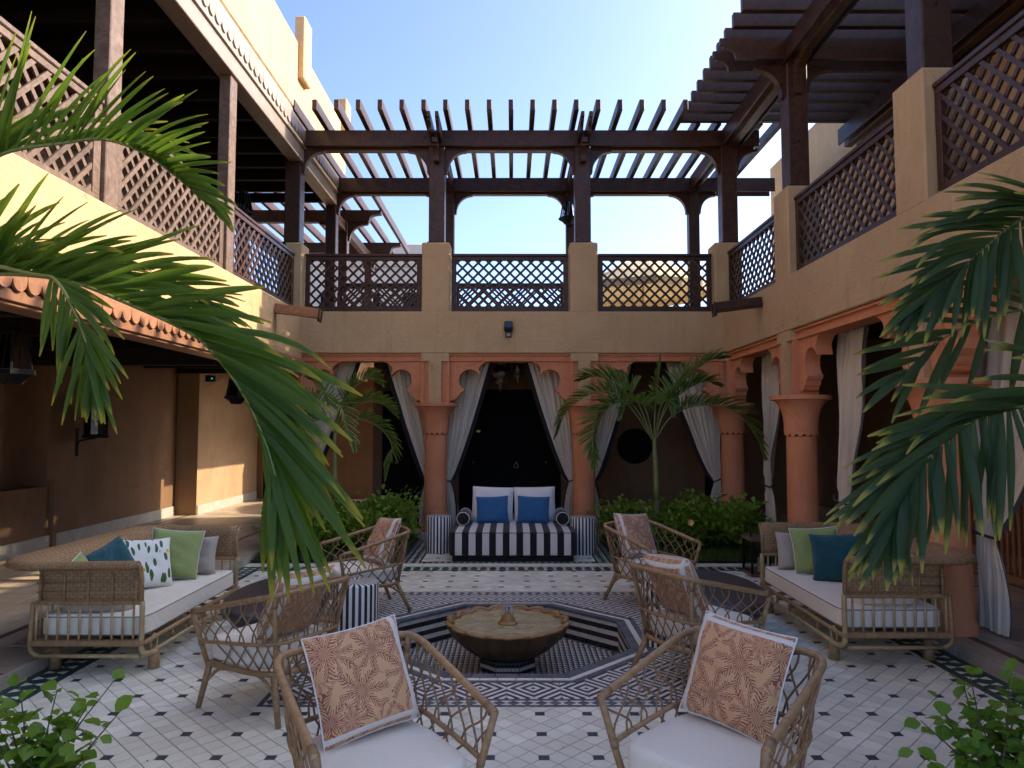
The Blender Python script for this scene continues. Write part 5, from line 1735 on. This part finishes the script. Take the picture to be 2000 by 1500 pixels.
for k in range(8):
    a = math.pi / 4 * k; q = (.145 * math.cos(a), .145 * math.sin(a)); b = (.145 * math.cos(a + math.pi / 4), .145 * math.sin(a + math.pi / 4))
    g = G(); g.tube([(*q, .10), (*q, .50)], .012, 6); ob('corner_bar', g, 'iron', t)
    g = G(); g.add([(*q, .11), (*b, .11), (*b, .49), (*q, .49)], [(0, 1, 2, 3)]); ob('pane', g, 'glass_d', t)
    g = G(); g.tube([(*q, .30), (*b, .30)], .008, 5); ob('glazing_bar', g, 'iron', t)
g = G(); g.lathe([(.13, .12), (.17, .10), (.18, .06), (.0, .055)], 8); ob('tray', g, 'iron', t)
g = G(); g.tube(rail([(-.26, 0, -.12), (-.24, 0, .0), (-.12, 0, .04), (0, 0, .06)], 5), .014, 6); g.box((-.268, -.02, -.2), (-.25, .02, .2)); ob('bracket', g, 'iron', t)
# pierced silver pendants
for lb, x, y, z, s, long_ in (('round pierced silver pendant lamp hanging in the middle arch', -.20, 12.4, 2.98, 1.0, 0), ('slim pierced silver pendant lamp hanging right of the round one', .10, 12.3, 2.98, .8, 1),
                            ('small pierced silver pendant lamp behind the round one', -.10, 12.75, 2.98, .75, 1)):
    t = thing('pendant_lamp', lb, 'lamp', (x, y, z))
    p = [(0, -.02), (.03, -.03), (.045, -.06), (.02, -.09), (.05, -.13), (.062, -.16), (.03, -.19), (.07, -.22), (.135, -.30), (.15, -.345), (.13, -.40), (.075, -.44), (.06, -.455), (.085, -.48), (.088, -.51), (.05, -.545), (.03, -.565), (.03, -.58), (.006, -.67), (0, -.675)]
    if long_: p = [(r * (.62 if -.47 < q < -.2 else .8), q * 1.0) for r, q in p]
    g = G(); g.lathe([(r * s, q * s * .95) for r, q in p[::-1]], 28); ob('shade', g, 'silver', t, smooth=True)
    g = G(); g.tube([(0, 0, .14), (0, 0, -.02)], .005, 5); ob('chain', g, 'silver', t)
# floor lantern of glass beside the right sofa
t = thing('glass_lantern', 'square glass floor lantern standing behind the right sofa', 'lantern', (2.90, 8.40, 0))
a = .155; h = .40
for x in (-a, a):
    for y in (-a, a):
        g = G(); g.box((x - .012, y - .012, 0), (x + .012, y + .012, h)); ob('corner_bar', g, 'iron', t)
for z in (.0, h): 
    g = G(); g.box((-a - .02, -a - .02, z), (a + .02, a + .02, z + .035), c=.006); ob('base' if z == 0 else 'lid', g, 'wood_l', t)
for k in range(4):
    c_, s_ = math.cos(k * math.pi / 2), math.sin(k * math.pi / 2)
    q = [(-a, -a), (a, -a)]
    P_ = [(x * c_ - y * s_, x * s_ + y * c_) for x, y in q]
    g = G(); g.add([(*P_[0], .035), (*P_[1], .035), (*P_[1], h), (*P_[0], h)], [(0, 1, 2, 3)]); ob('pane', g, 'glass', t)
g = G(); g.tube(rail([(-.11, 0, h + .03), (-.10, 0, h + .16), (.10, 0, h + .16), (.11, 0, h + .03)], 5), .008, 6); ob('handle', g, 'iron', t)
g = G(); g.lathe([(.04, .035), (.04, .19), (.035, .195), (0, .195)], 18); ob('candle', g, 'pipe_w', t)
# floodlight on the parapet
t = thing('floodlight', 'small black floodlight fixed to the parapet above the middle arch', 'light', (-.055, BACK - .01, 3.20))
g = G(); g.box((-.065, -.13, -.02), (.065, -.03, .12), c=.01); o = ob('housing', g, 'plastic', t, rot=(R(-25), 0, 0))
g = G(); g.box((-.05, -.136, 0), (.05, -.131, .10)); ob('lens', g, 'glass_d', t, rot=(R(-25), 0, 0))
g = G(); g.box((-.05, -.02, -.09), (.05, .012, .0), c=.006); g.box((-.072, -.10, .02), (-.066, .0, .06)); g.box((.066, -.10, .02), (.072, .0, .06)); ob('mount', g, 'plastic', t)
g = G(); g.box((-.03, -.026, -.07), (.03, -.021, -.03)); ob('rating_plate', g, 'silver', t)
t = thing('exit_lamp', 'tiny green lamp on the dark beam of the left walkway', 'lamp', (-5.5, 12.95, 2.60))
g = G(); g.box((-.09, -.03, -.06), (.09, .03, .06), c=.008); ob('housing', g, 'plastic', t)
g = G(); g.box((.03, -.034, -.012), (.055, -.031, .012)); ob('lamp', g, 'exit', t)
# slatted timber screen inside the right arcade
t = thing('slatted_screen', 'brown slatted timber screen standing inside the right arcade', 'screen', (5.3, 7.4, STEP))
for i in range(18):
    g = G(); g.box((-.015, -.8 + i * .09, .06), (.015, -.8 + i * .09 + .035, 1.25), c=.004); ob('slat', g, 'copper', t)
for z in (.0, 1.25): 
    g = G(); g.box((-.03, -.84, z), (.03, .84, z + .06), c=.005); ob('frame_rail', g, 'copper', t)

# specks of dry leaf blown onto the tiles
g = G(); rn = random.Random(77)
for i in range(46):
    x, y = rn.uniform(-2.6, 2.6), rn.uniform(3.3, 8.3)
    if abs(x - PC[0]) < AP + .2 and abs(y - PC[1]) < AP + .2: continue
    a = rn.uniform(0, 6.28); L = rn.uniform(.006, .016); w = L * rn.uniform(.25, .6)
    c_, s_ = math.cos(a), math.sin(a)
    g.add([(x - L * c_, y - L * s_, .0016), (x + w * s_, y - w * c_, .003), (x + L * c_, y + L * s_, .002), (x - w * s_, y + w * c_, .0045)], [(0, 1, 2, 3)])
tag(ob('leaf_litter', g, 'stem', None), 'scattered specks of dry leaf on the white floor tiles', 'leaf litter', None, 'stuff')

# ------------------------------------------------------------------ palms
def leaflet_geo(base, d, L, w, droop, nrm, rn, n=8, blunt=.3, curl=0):
    """one folded strip leaf: local to base; returns verts, faces, uvs"""
    p = Vector((0, 0, 0)); d = d.normalized()
    vs = []; fs = []; uvs = []
    st = L / n
    tw = rn.uniform(-.5, .5)
    for k in range(n + 1):
        t = k / n
        wd = w * (.30 + .70 * math.sin(min(1, t * 1.9 + .12) * math.pi / 2)) * (1 - max(0, (t - .45) / .55) ** 1.5 * (1 - blunt * (1 if t < 1 else .55)))
        side = d.cross(nrm)
        side = side.normalized() if side.length > 1e-4 else Vector((1, 0, 0))
        nn = side.cross(d).normalized()
        a = tw * t
        s2 = side * math.cos(a) + nn * math.sin(a); n2 = nn * math.cos(a) - side * math.sin(a)
        f = .30 * wd
        for q, off, lift in ((0, -1, f), (.5, 0, 0), (1, 1, f)):
            vs.append(base + p + s2 * (wd / 2 * off) + n2 * lift); uvs.append((q, t))
        if k < n:
            dr = droop * (t ** 1.3) * 1.8 / n * 4
            d = (d + Vector((0, 0, -1)) * dr * .25).normalized()
            p = p + d * st
    for k in range(n):
        for q in (0, 1):
            a = k * 3 + q; fs.append((a, a + 1, a + 4, a + 3))
    return vs, fs, uvs
def lerp_list(L, t):
    k = t * (len(L) - 1); i = min(int(k), len(L) - 2); f = k - i
    return L[i] * (1 - f) + L[i + 1] * f
def big_frond(parent, ctrl, sides, mat, seed, w=.058, n=24, start=.10, rr=.011):
    """foreground frond: the rachis is a part of the palm, every leaflet a piece of it"""
    rn = random.Random(seed)
    path = rail(ctrl, 10)
    g = G(); m = len(path)
    g.tube([tuple(p) for p in path], [rr * (1 - .8 * i / (m - 1)) + .0015 for i in range(m)], 8)
    fr = ob('frond', g, 'crownshaft', parent, smooth=True, world=True)
    for angs, lens, yc, droop, cnt in sides:
        for i in range(cnt):
            t = start + (1 - start) * (i + rn.uniform(.25, .75)) / cnt
            k = t * (m - 1); a = min(int(k), m - 2)
            p = path[a].lerp(path[a + 1], k - a)
            ang = R(lerp_list(angs, t) + rn.uniform(-9, 9))
            L = lerp_list(lens, t) * rn.uniform(.78, 1.12)
            yy = yc + rn.uniform(-.16, .16)
            d = Vector((math.cos(ang), yy, math.sin(ang)))
            nrm = Vector((rn.uniform(-.35, .35), -1, .55 + rn.uniform(-.3, .3)))
            vs, fs, uvs = leaflet_geo(Vector((0, 0, 0)), d, L, w * rn.uniform(.8, 1.15), droop * (rn.uniform(.5, 1.5) if rn.random() > .15 else 3.2), nrm, rn)
            q = G(); q.add(vs, fs, 0, uvs)
            o = ob('leaflet', q, mat, fr, smooth=True)
            o.location = tuple(p)
    return fr
def trunk(parent, x, y, z0, z1, r0, r1, lean=(0, 0), n=24):
    g = G(); pts = []; rs = []
    for k in range(n + 1):
        t = k / n
        pts.append((x + lean[0] * t, y + lean[1] * t, z0 + (z1 - z0) * t)); rs.append((r0 + (r1 - r0) * t) * (1 + .035 * (k % 2)))
    g.tube(pts, rs, 14)
    return ob('trunk', g, 'bark', parent, smooth=True, world=True)
pl = thing('palm_tree', 'large sunlit palm at the left edge with fronds arching into the picture', 'palm', (-3.0, 2.75, .03))
trunk(pl, -3.0, 2.75, .0, 1.95, .075, .055)
g = G(); g.tube([(-3.0, 2.75, 1.9), (-3.0, 2.77, 2.05), (-2.99, 2.80, 2.3), (-2.98, 2.83, 2.45)], [.06, .066, .05, .025], 12); ob('crownshaft', g, 'crownshaft', pl, smooth=True, world=True)
b = (-2.98, 2.84, 2.38)
big_frond(pl, [b, (-2.78, 3.1, 2.76), (-2.61, 3.35, 2.94), (-2.45, 3.4, 3.05), (-2.23, 3.45, 3.11), (-2.06, 3.5, 3.15), (-1.88, 3.55, 3.10), (-1.74, 3.6, 3.0), (-1.56, 3.65, 2.86)],
          [((95, 84, 76, 58, 40, 24, 2, -40), (.5, .6, .66, .62, .52, .42, .34, .2), -.15, .16, 42),
           ((80, 70, 55, 35, 14, -8, -30, -45), (.4, .5, .55, .5, .42, .34, .26, .16), .45, .4, 40)], 'palm', 41, .042)
big_frond(pl, [b, (-2.75, 3.05, 2.36), (-2.51, 3.2, 2.36), (-2.37, 3.25, 2.41), (-2.09, 3.3, 2.39), (-1.82, 3.3, 2.29), (-1.5, 3.3, 2.14), (-1.36, 3.3, 2.01), (-1.22, 3.25, 1.84), (-1.11, 3.2, 1.65), (-1.04, 3.15, 1.49)],
          [((80, 72, 58, 36, 14, -4, -20, -36, -58, -88), (.4, .45, .48, .56, .62, .68, .74, .76, .72, .52), -.12, .34, 58),
           ((70, 55, 35, 15, -2, -20, -36, -55, -78, -97), (.35, .45, .5, .56, .6, .62, .64, .66, .62, .48), .40, .45, 52)], 'palm', 42, .046)
big_frond(pl, [b, (-2.6, 3.15, 2.47), (-2.19, 3.2, 2.40), (-2.02, 3.12, 2.35), (-1.88, 3.05, 2.18), (-1.79, 3.0, 2.02), (-1.76, 3.0, 1.93)],
          [((30, 10, -20, -42, -62, -84), (.15, .2, .3, .36, .36, .24), -.15, .3, 24),
           ((-60, -80, -95, -102, -102, -96), (.15, .2, .3, .36, .36, .24), .15, .2, 22)], 'palm', 43, .030, start=.45)
big_frond(pl, [b, (-2.9, 3.4, 2.48), (-2.61, 3.65, 2.55), (-2.29, 3.7, 2.55), (-1.96, 3.75, 2.49), (-1.71, 3.8, 2.38)],
          [((60, 40, 22, 6, -20), (.4, .5, .55, .5, .36), -.05, .3, 28), ((35, 18, 2, -14, -32), (.4, .5, .55, .5, .36), .35, .35, 26)], 'palm', 44, .046)
big_frond(pl, [b, (-3.15, 2.6, 2.75), (-3.4, 2.3, 2.9), (-3.7, 2.0, 2.7)],
          [((100, 120, 150, 200), (.4, .5, .5, .3), -.3, .2, 14), ((60, 40, 0, -60), (.4, .5, .5, .3), -.5, .2, 14)], 'palm', 45, .055)
pr = thing('palm_tree', 'large dark palm at the right edge with broad drooping fronds', 'palm', (2.95, 2.9, .03))
trunk(pr, 2.95, 2.9, .0, 1.55, .075, .055)
g = G(); g.tube([(2.95, 2.9, 1.5), (2.95, 2.92, 1.65), (2.94, 2.95, 1.9), (2.92, 2.98, 2.05)], [.06, .066, .05, .025], 12); ob('crownshaft', g, 'crownshaft', pr, smooth=True, world=True)
b = (2.92, 2.98, 2.0)
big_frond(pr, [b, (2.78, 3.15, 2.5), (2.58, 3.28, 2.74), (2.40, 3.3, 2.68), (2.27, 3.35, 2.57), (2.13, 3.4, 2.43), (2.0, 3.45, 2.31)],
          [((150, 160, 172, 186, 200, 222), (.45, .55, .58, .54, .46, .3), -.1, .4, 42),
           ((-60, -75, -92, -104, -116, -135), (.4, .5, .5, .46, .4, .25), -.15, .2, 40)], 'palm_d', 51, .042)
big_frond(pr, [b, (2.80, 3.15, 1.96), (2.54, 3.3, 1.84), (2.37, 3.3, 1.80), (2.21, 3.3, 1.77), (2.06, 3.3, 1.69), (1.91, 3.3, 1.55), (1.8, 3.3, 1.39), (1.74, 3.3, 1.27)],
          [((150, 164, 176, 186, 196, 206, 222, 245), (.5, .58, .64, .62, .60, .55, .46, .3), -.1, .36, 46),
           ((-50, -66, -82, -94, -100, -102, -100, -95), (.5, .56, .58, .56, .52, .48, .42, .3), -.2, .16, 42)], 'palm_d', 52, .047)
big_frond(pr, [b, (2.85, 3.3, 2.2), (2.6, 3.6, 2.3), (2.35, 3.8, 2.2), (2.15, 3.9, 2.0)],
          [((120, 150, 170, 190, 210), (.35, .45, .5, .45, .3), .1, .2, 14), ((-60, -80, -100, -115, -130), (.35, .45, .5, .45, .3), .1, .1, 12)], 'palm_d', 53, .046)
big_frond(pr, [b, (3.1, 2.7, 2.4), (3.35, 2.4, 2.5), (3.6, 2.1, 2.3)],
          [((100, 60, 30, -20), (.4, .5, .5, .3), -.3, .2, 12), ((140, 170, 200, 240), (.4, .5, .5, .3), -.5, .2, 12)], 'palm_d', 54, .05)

def small_frond(parent, ctrl, seed, L=.42, w=.022, cnt=34, mat='palm_b', start=.28):
    """courtyard palm frond: rachis with its leaflets, a part; the leaflets are too fine to pick apart"""
    rn = random.Random(seed)
    path = rail(ctrl, 10); m = len(path)
    g = G(); g.tube([tuple(p) for p in path], [.011 * (1 - .8 * i / (m - 1)) + .001 for i in range(m)], 6)
    fr = ob('frond', g, 'crownshaft', parent, smooth=True, world=True)
    q = G()
    for i in range(cnt):
        t = start + (1 - start) * (i + rn.uniform(.2, .8)) / cnt
        k = t * (m - 1); a = min(int(k), m - 2)
        p = path[a].lerp(path[a + 1], k - a); T = (path[a + 1] - path[a]).normalized()
        S = T.cross(Vector((0, 0, 1))); S = S.normalized() if S.length > .05 else Vector((1, 0, 0))
        U = S.cross(T).normalized()
        prof = math.sin(math.pi * min(1, .12 + t * .88) ** .8) * .75 + .3
        for s in (1, -1):
            al = R(68 - 48 * (t - start) / (1 - start) + rn.uniform(-8, 8))
            d = T * math.cos(al) + (S * s * .80 + U * .55 + Vector((0, -.0, 0))) * math.sin(al)
            vs, fs, uvs = leaflet_geo(p, d, L * prof * rn.uniform(.8, 1.1), w * rn.uniform(.8, 1.2), rn.uniform(.25, .7), U, rn, n=5)
            q.add(vs, fs, 0, uvs)
    tag(ob('leaflets', q, mat, fr, smooth=True), kind='stuff').location = (0, 0, 0)
    return fr
pb = thing('palm_tree', 'slender palm growing in the planting bed right of the daybed', 'palm', (2.03, 10.0, .02))
trunk(pb, 2.03, 10.0, .0, .72, .045, .038, (-.01, 0))
g = G(); g.tube([(2.02, 10, .70), (2.015, 10, .9), (2.005, 10, 1.25), (1.995, 10, 1.45), (1.99, 10, 1.56)], [.040, .042, .036, .030, .02], 12); ob('crownshaft', g, 'crownshaft', pb, smooth=True, world=True)
PB = [[(1.99, 10.0, 1.51), (1.69, 10.0, 2.03), (1.23, 10.0, 2.21), (0.79, 10.0, 1.96), (0.63, 10.0, 1.6)],
      [(1.99, 10.0, 1.51), (1.74, 10.08, 2.14), (1.47, 10.17, 2.37), (1.18, 10.25, 2.44), (1.04, 10.33, 2.4)],
      [(1.99, 10.0, 1.51), (1.6, 9.9, 2.03), (1.3, 9.8, 1.95), (1.11, 9.7, 1.6), (1.1, 9.6, 1.23)],
      [(1.99, 10.0, 1.51), (2.01, 10.0, 1.96), (2.06, 10.0, 2.39), (2.11, 10.0, 2.72)],
      [(1.99, 10.0, 1.51), (2.18, 10.08, 2.03), (2.49, 10.17, 2.4), (2.85, 10.25, 2.67), (3.1, 10.33, 2.71)],
      [(1.99, 10.0, 1.51), (2.16, 10.0, 1.96), (2.41, 10.0, 2.21), (2.7, 10.0, 2.35), (2.88, 10.0, 2.3)],
      [(1.99, 10.0, 1.51), (2.23, 10.0, 1.85), (2.59, 10.0, 2.01), (3.09, 10.0, 1.96), (3.41, 10.0, 1.6), (3.51, 10.0, 1.31)],
      [(1.99, 10.0, 1.51), (1.86, 9.9, 1.96), (1.73, 9.8, 2.06), (1.57, 9.7, 2.02), (1.46, 9.6, 1.84)],
      [(1.99, 10.0, 1.51), (2.06, 9.9, 1.96), (2.12, 9.8, 2.09), (2.16, 9.7, 2.02), (2.17, 9.6, 1.88)]]
for i, c in enumerate(PB):
    small_frond(pb, c, 60 + i, (.38, .44, .42, .20, .42, .38, .40, .26, .20)[i], .034, (42, 38, 42, 18, 38, 36, 44, 22, 16)[i])
pq = thing('palm_tree', 'palm growing in the planting bed left of the daybed, behind the hanging frond', 'palm', (-2.46, 10.0, .02))
trunk(pq, -2.46, 10.0, .0, .75, .045, .038, (-.01, 0))
g = G(); g.tube([(-2.47, 10, .73), (-2.47, 10, .95), (-2.475, 10, 1.3), (-2.48, 10, 1.52), (-2.48, 10, 1.64)], [.040, .042, .036, .030, .02], 12); ob('crownshaft', g, 'crownshaft', pq, smooth=True, world=True)
PQ = [[(-2.48, 10.0, 1.6), (-2.38, 10.03, 2.03), (-2.21, 10.07, 2.29), (-2.02, 10.1, 2.41), (-1.9, 10.13, 2.33)],
      [(-2.48, 10.0, 1.6), (-2.31, 10.03, 1.92), (-2.06, 10.07, 2.07), (-1.82, 10.1, 2.03), (-1.68, 10.13, 1.89)],
      [(-2.48, 10.0, 1.6), (-2.23, 10.03, 1.81), (-1.92, 10.07, 1.74), (-1.7, 10.1, 1.45), (-1.77, 10.13, 1.02)],
      [(-2.48, 10.0, 1.6), (-2.67, 10.03, 1.96), (-2.97, 10.07, 2.14), (-3.25, 10.1, 2.03), (-3.45, 10.13, 1.8)],
      [(-2.48, 10.0, 1.6), (-2.6, 10.03, 2.03), (-2.76, 10.07, 2.32), (-2.91, 10.1, 2.4)],
      [(-2.48, 10.0, 1.6), (-2.56, 9.9, 1.81), (-2.82, 9.8, 1.74), (-2.99, 9.7, 1.4), (-3.02, 9.6, 1.06)],
      [(-2.48, 10.0, 1.6), (-2.42, 9.9, 1.89), (-2.36, 9.8, 2.02), (-2.23, 9.7, 1.67), (-2.13, 9.6, 1.4)]]
for i, c in enumerate(PQ):
    small_frond(pq, c, 80 + i, (.34, .34, .34, .36, .30, .34, .28)[i], .028, (36, 36, 40, 38, 28, 36, 26)[i])

# ------------------------------------------------------------------ shrubs in the far beds
def leaf_blade(p, d, up, L, w):
    """pointed oval leaf, folded along the rib"""
    d = d.normalized(); s = d.cross(up); s = s.normalized() if s.length > 1e-4 else Vector((1, 0, 0)); n = s.cross(d).normalized()
    pts = [(0, 0), (.25, .36), (.55, .5), (.82, .3), (1, 0)]
    vs = []; uvs = []
    for a, b in pts: vs.append(p + d * (a * L) - n * (.10 * L * a * a)); uvs.append((.5, a * .85))
    for a, b in pts[1:4]: vs.append(p + d * (a * L) + s * (b * w) + n * (.14 * w - .10 * L * a * a)); uvs.append((1, a * .85))
    for a, b in pts[1:4]: vs.append(p + d * (a * L) - s * (b * w) + n * (.14 * w - .10 * L * a * a)); uvs.append((0, a * .85))
    fs = [(0, 5, 1), (1, 5, 6, 2), (2, 6, 7, 3), (3, 7, 4), (0, 1, 8), (1, 2, 9, 8), (2, 3, 10, 9), (3, 4, 10)]
    return vs, fs, uvs
def shrub(label, x, y, r, h, n, seed, group, mat='shrub', L=.078, w=.056):
    rn = random.Random(seed)
    t = thing('shrub', label, 'shrub', (x, y, .015), group=group)
    st = G(); lf = G()
    ns = 12
    clumps = []
    for i in range(ns):
        a = rn.uniform(0, 6.28); rr = r * math.sqrt(rn.uniform(.02, 1)); zz = h * rn.uniform(.55, 1.0) * (1 - .35 * (rr / r) ** 2)
        e = Vector((rr * math.cos(a), rr * math.sin(a), zz))
        st.tube(rail([(0.1 * e.x, .1 * e.y, 0), (e.x * .5, e.y * .5, zz * .6), tuple(e)], 3), .0045, 5)
        clumps.append(e)
    for i in range(n):
        if rn.random() < .6:
            c = rn.choice(clumps); p = c + Vector((rn.gauss(0, .11), rn.gauss(0, .11), rn.gauss(-.02, .09)))
        else:
            a = rn.uniform(0, 6.28); q = rn.uniform(.35, 1) ** .5; el = rn.uniform(-.1, 1.5)
            p = Vector((r * q * math.cos(a) * math.cos(el * .9), r * q * math.sin(a) * math.cos(el * .9), h * (.25 + .70 * q * abs(math.sin(el)))))
        if p.z < .04: p.z = rn.uniform(.04, .25)
        out = Vector((p.x, p.y, .25 * h)).normalized()
        d = out + Vector((rn.uniform(-.8, .8), rn.uniform(-.8, .8), rn.uniform(-.5, .8)))
        k = rn.uniform(.65, 1.25)
        vs, fs, uvs = leaf_blade(p, d, Vector((rn.uniform(-.5, .5), rn.uniform(-.5, .5), 1)), L * k, w * k)
        lf.add(vs, fs, 0, uvs)
    ob('stems', st, 'stem', t, smooth=True)
    tag(ob('foliage', lf, mat, t, smooth=True), kind='stuff')
    return t
LBL = ['outermost shrub of the left bed, next to the shaded walkway', 'shrub at the foot of the palm in the left bed', 'shrub in the left bed straight behind the far left armchair',
       'tall shrub at the inner back corner of the left bed, nearest the column', 'lowest shrub at the front of the left bed', 'rearmost shrub of the left bed, in front of the black door']
LBR = ['innermost shrub of the right bed, nearest the striped stool', 'shrub at the foot of the palm in the right bed', 'broad shrub in the middle of the right bed behind the yellow flower',
       'shrub of the right bed in front of the corner column', 'low shrub at the front of the right bed, under the yellow flower', 'rearmost shrub of the right bed below the gathered curtain',
       'narrow upright shrub at the outer end of the right bed, above the glass lantern']
gl_ = 'leafy shrubs in the left planting bed'
for i, (x, y, r, h) in enumerate(((-2.95, 9.85, .40, .62), (-2.45, 10.15, .42, .70), (-2.0, 9.75, .38, .58), (-1.72, 10.35, .36, .74), (-2.55, 9.55, .36, .46), (-1.95, 10.55, .35, .66))):
    shrub(LBL[i], x, y, r, h, 720, 100 + i, gl_)
gr_ = 'leafy shrubs in the right planting bed'
for i, (x, y, r, h) in enumerate(((1.62, 10.4, .36, .62), (2.1, 10.25, .40, .66), (2.55, 9.95, .42, .70), (2.9, 9.75, .36, .62), (2.25, 9.75, .36, .50), (2.75, 10.5, .38, .70), (3.08, 9.5, .26, .72))):
    shrub(LBR[i], x, y, r, h, 680, 120 + i, gr_)
t = thing('flower', 'single yellow flower among the shrubs behind the right far armchair', 'flower', (2.32, 9.36, .015))
g = G(); g.tube(rail([(0, .06, 0), (.01, .03, .25), (0, 0, .455)], 4), .004, 5); ob('stem', g, 'stem', t)
for k in range(5):
    a = 2 * math.pi * k / 5; g = G()
    d = Vector((math.cos(a) * .75, -.55, math.sin(a) * .75))
    vs, fs, uvs = leaf_blade(Vector((0, 0, .46)), d, Vector((0, -1, 0)), .055, .06); g.add(vs, fs, 0, uvs); ob('petal', g, 'flower', t, smooth=True)
def groundcover(name, x0, x1, y0, y1, n, seed, hmax=.16):
    rn = random.Random(seed); g = G()
    for i in range(n):
        x, y = rn.uniform(x0, x1), rn.uniform(y0, y1)
        h = hmax * rn.uniform(.4, 1)
        d = Vector((rn.uniform(-.6, .6), rn.uniform(-.6, .6), 1))
        s = Vector((rn.uniform(-1, 1), rn.uniform(-1, 1), 0)).normalized() * .004
        b = Vector((x, y, .015)); m = b + d * h * .6; e = b + d * h * .6 + Vector((d.x * .6, d.y * .6, .25)) * h
        g.add([b - s, b + s, m + s * .8, m - s * .8, e], [(0, 1, 2, 3), (3, 2, 4)], 0, [(0, 0), (1, 0), (1, .5), (0, .5), (.5, .9)])
    return tag(ob(name, g, 'grass', None), 'low grassy ground cover filling the planting bed', 'ground cover', None, 'stuff')
groundcover('ground_cover', -3.28, -1.45, 9.10, 11.0, 9000, 5)['label'] = 'low grassy ground cover in the left far bed'
groundcover('ground_cover', 1.36, 3.28, 9.10, 11.0, 9000, 6)['label'] = 'low grassy ground cover in the right far bed'

# ------------------------------------------------------------------ young bushes in the near corners
def bush(label, x, y, stems, seed):
    rn = random.Random(seed)
    t = thing('bush', label, 'bush', (x, y, .03), group='young bushes in the near corners')
    g0 = G(); vs, fs, uvs = leaf_blade(Vector((0, 0, 0)), Vector((0, 1, 0)), Vector((0, 0, 1)), .078, .066); g0.add(vs, fs, 0, uvs)
    me = g0.mesh('leaf', 'bushleaf', True)
    for ex, ey, ez, nl in stems:
        ez = ez * 1.28; nl = int(nl * 1.3)
        path = rail([(rn.uniform(-.05, .05), rn.uniform(-.05, .05), 0), (ex * .45 + rn.uniform(-.03, .03), ey * .45, ez * .55), (ex, ey, ez)], 6)
        g = G(); g.tube(path, [.006 - .004 * i / (len(path) - 1) for i in range(len(path))], 6)
        s = ob('stem', g, 'stem', t, smooth=True)
        for i in range(nl):
            u = .25 + .75 * (i + rn.random()) / nl if i < nl - 2 else 1
            k = u * (len(path) - 1); a = min(int(k), len(path) - 2); p = path[a].lerp(path[a + 1], k - a)
            o = link('leaf', me, s, loc=tuple(p + Vector((rn.uniform(-.02, .02), rn.uniform(-.02, .02), rn.uniform(-.01, .02)))))
            o.rotation_euler = (rn.uniform(-.7, .9), rn.uniform(-.6, .6), rn.uniform(0, 6.28)); q = rn.uniform(.6, 1.15); o.scale = (q, q, q)
    return t
rn = random.Random(9)
bush('young leafy bush in the bottom left corner of the picture', -2.04, 3.12,
     [(.02, .12, .40, 11), (-.12, .08, .42, 11), (.16, .10, .34, 10), (.25, .16, .42, 8), (.34, .12, .36, 9), (.30, -.05, .28, 10), (-.22, .12, .36, 10), (-.02, -.05, .30, 12), (.14, -.02, .26, 11), (-.14, .15, .30, 12), (.08, .2, .33, 10), (-.05, .05, .22, 12), (.22, .02, .20, 10), (-.2, .0, .36, 12), (-.1, -.08, .34, 12), (.0, .1, .30, 12), (.1, .1, .24, 12)], 31)
bush('young leafy bush in the bottom right corner of the picture', 2.06, 3.12,
     [(-.02, .12, .44, 12), (.14, .10, .46, 12), (-.16, .12, .36, 11), (-.26, .10, .30, 10), (.05, -.02, .36, 13), (-.10, -.02, .26, 12), (.24, .12, .44, 12), (.18, 0, .34, 13), (-.32, .02, .22, 9), (.0, .2, .38, 12), (.1, .18, .32, 12), (-.05, .05, .24, 12), (.26, .02, .28, 11), (.2, .05, .40, 12), (.1, -.06, .32, 12), (.0, .1, .30, 12), (.16, .1, .38, 12)], 32)
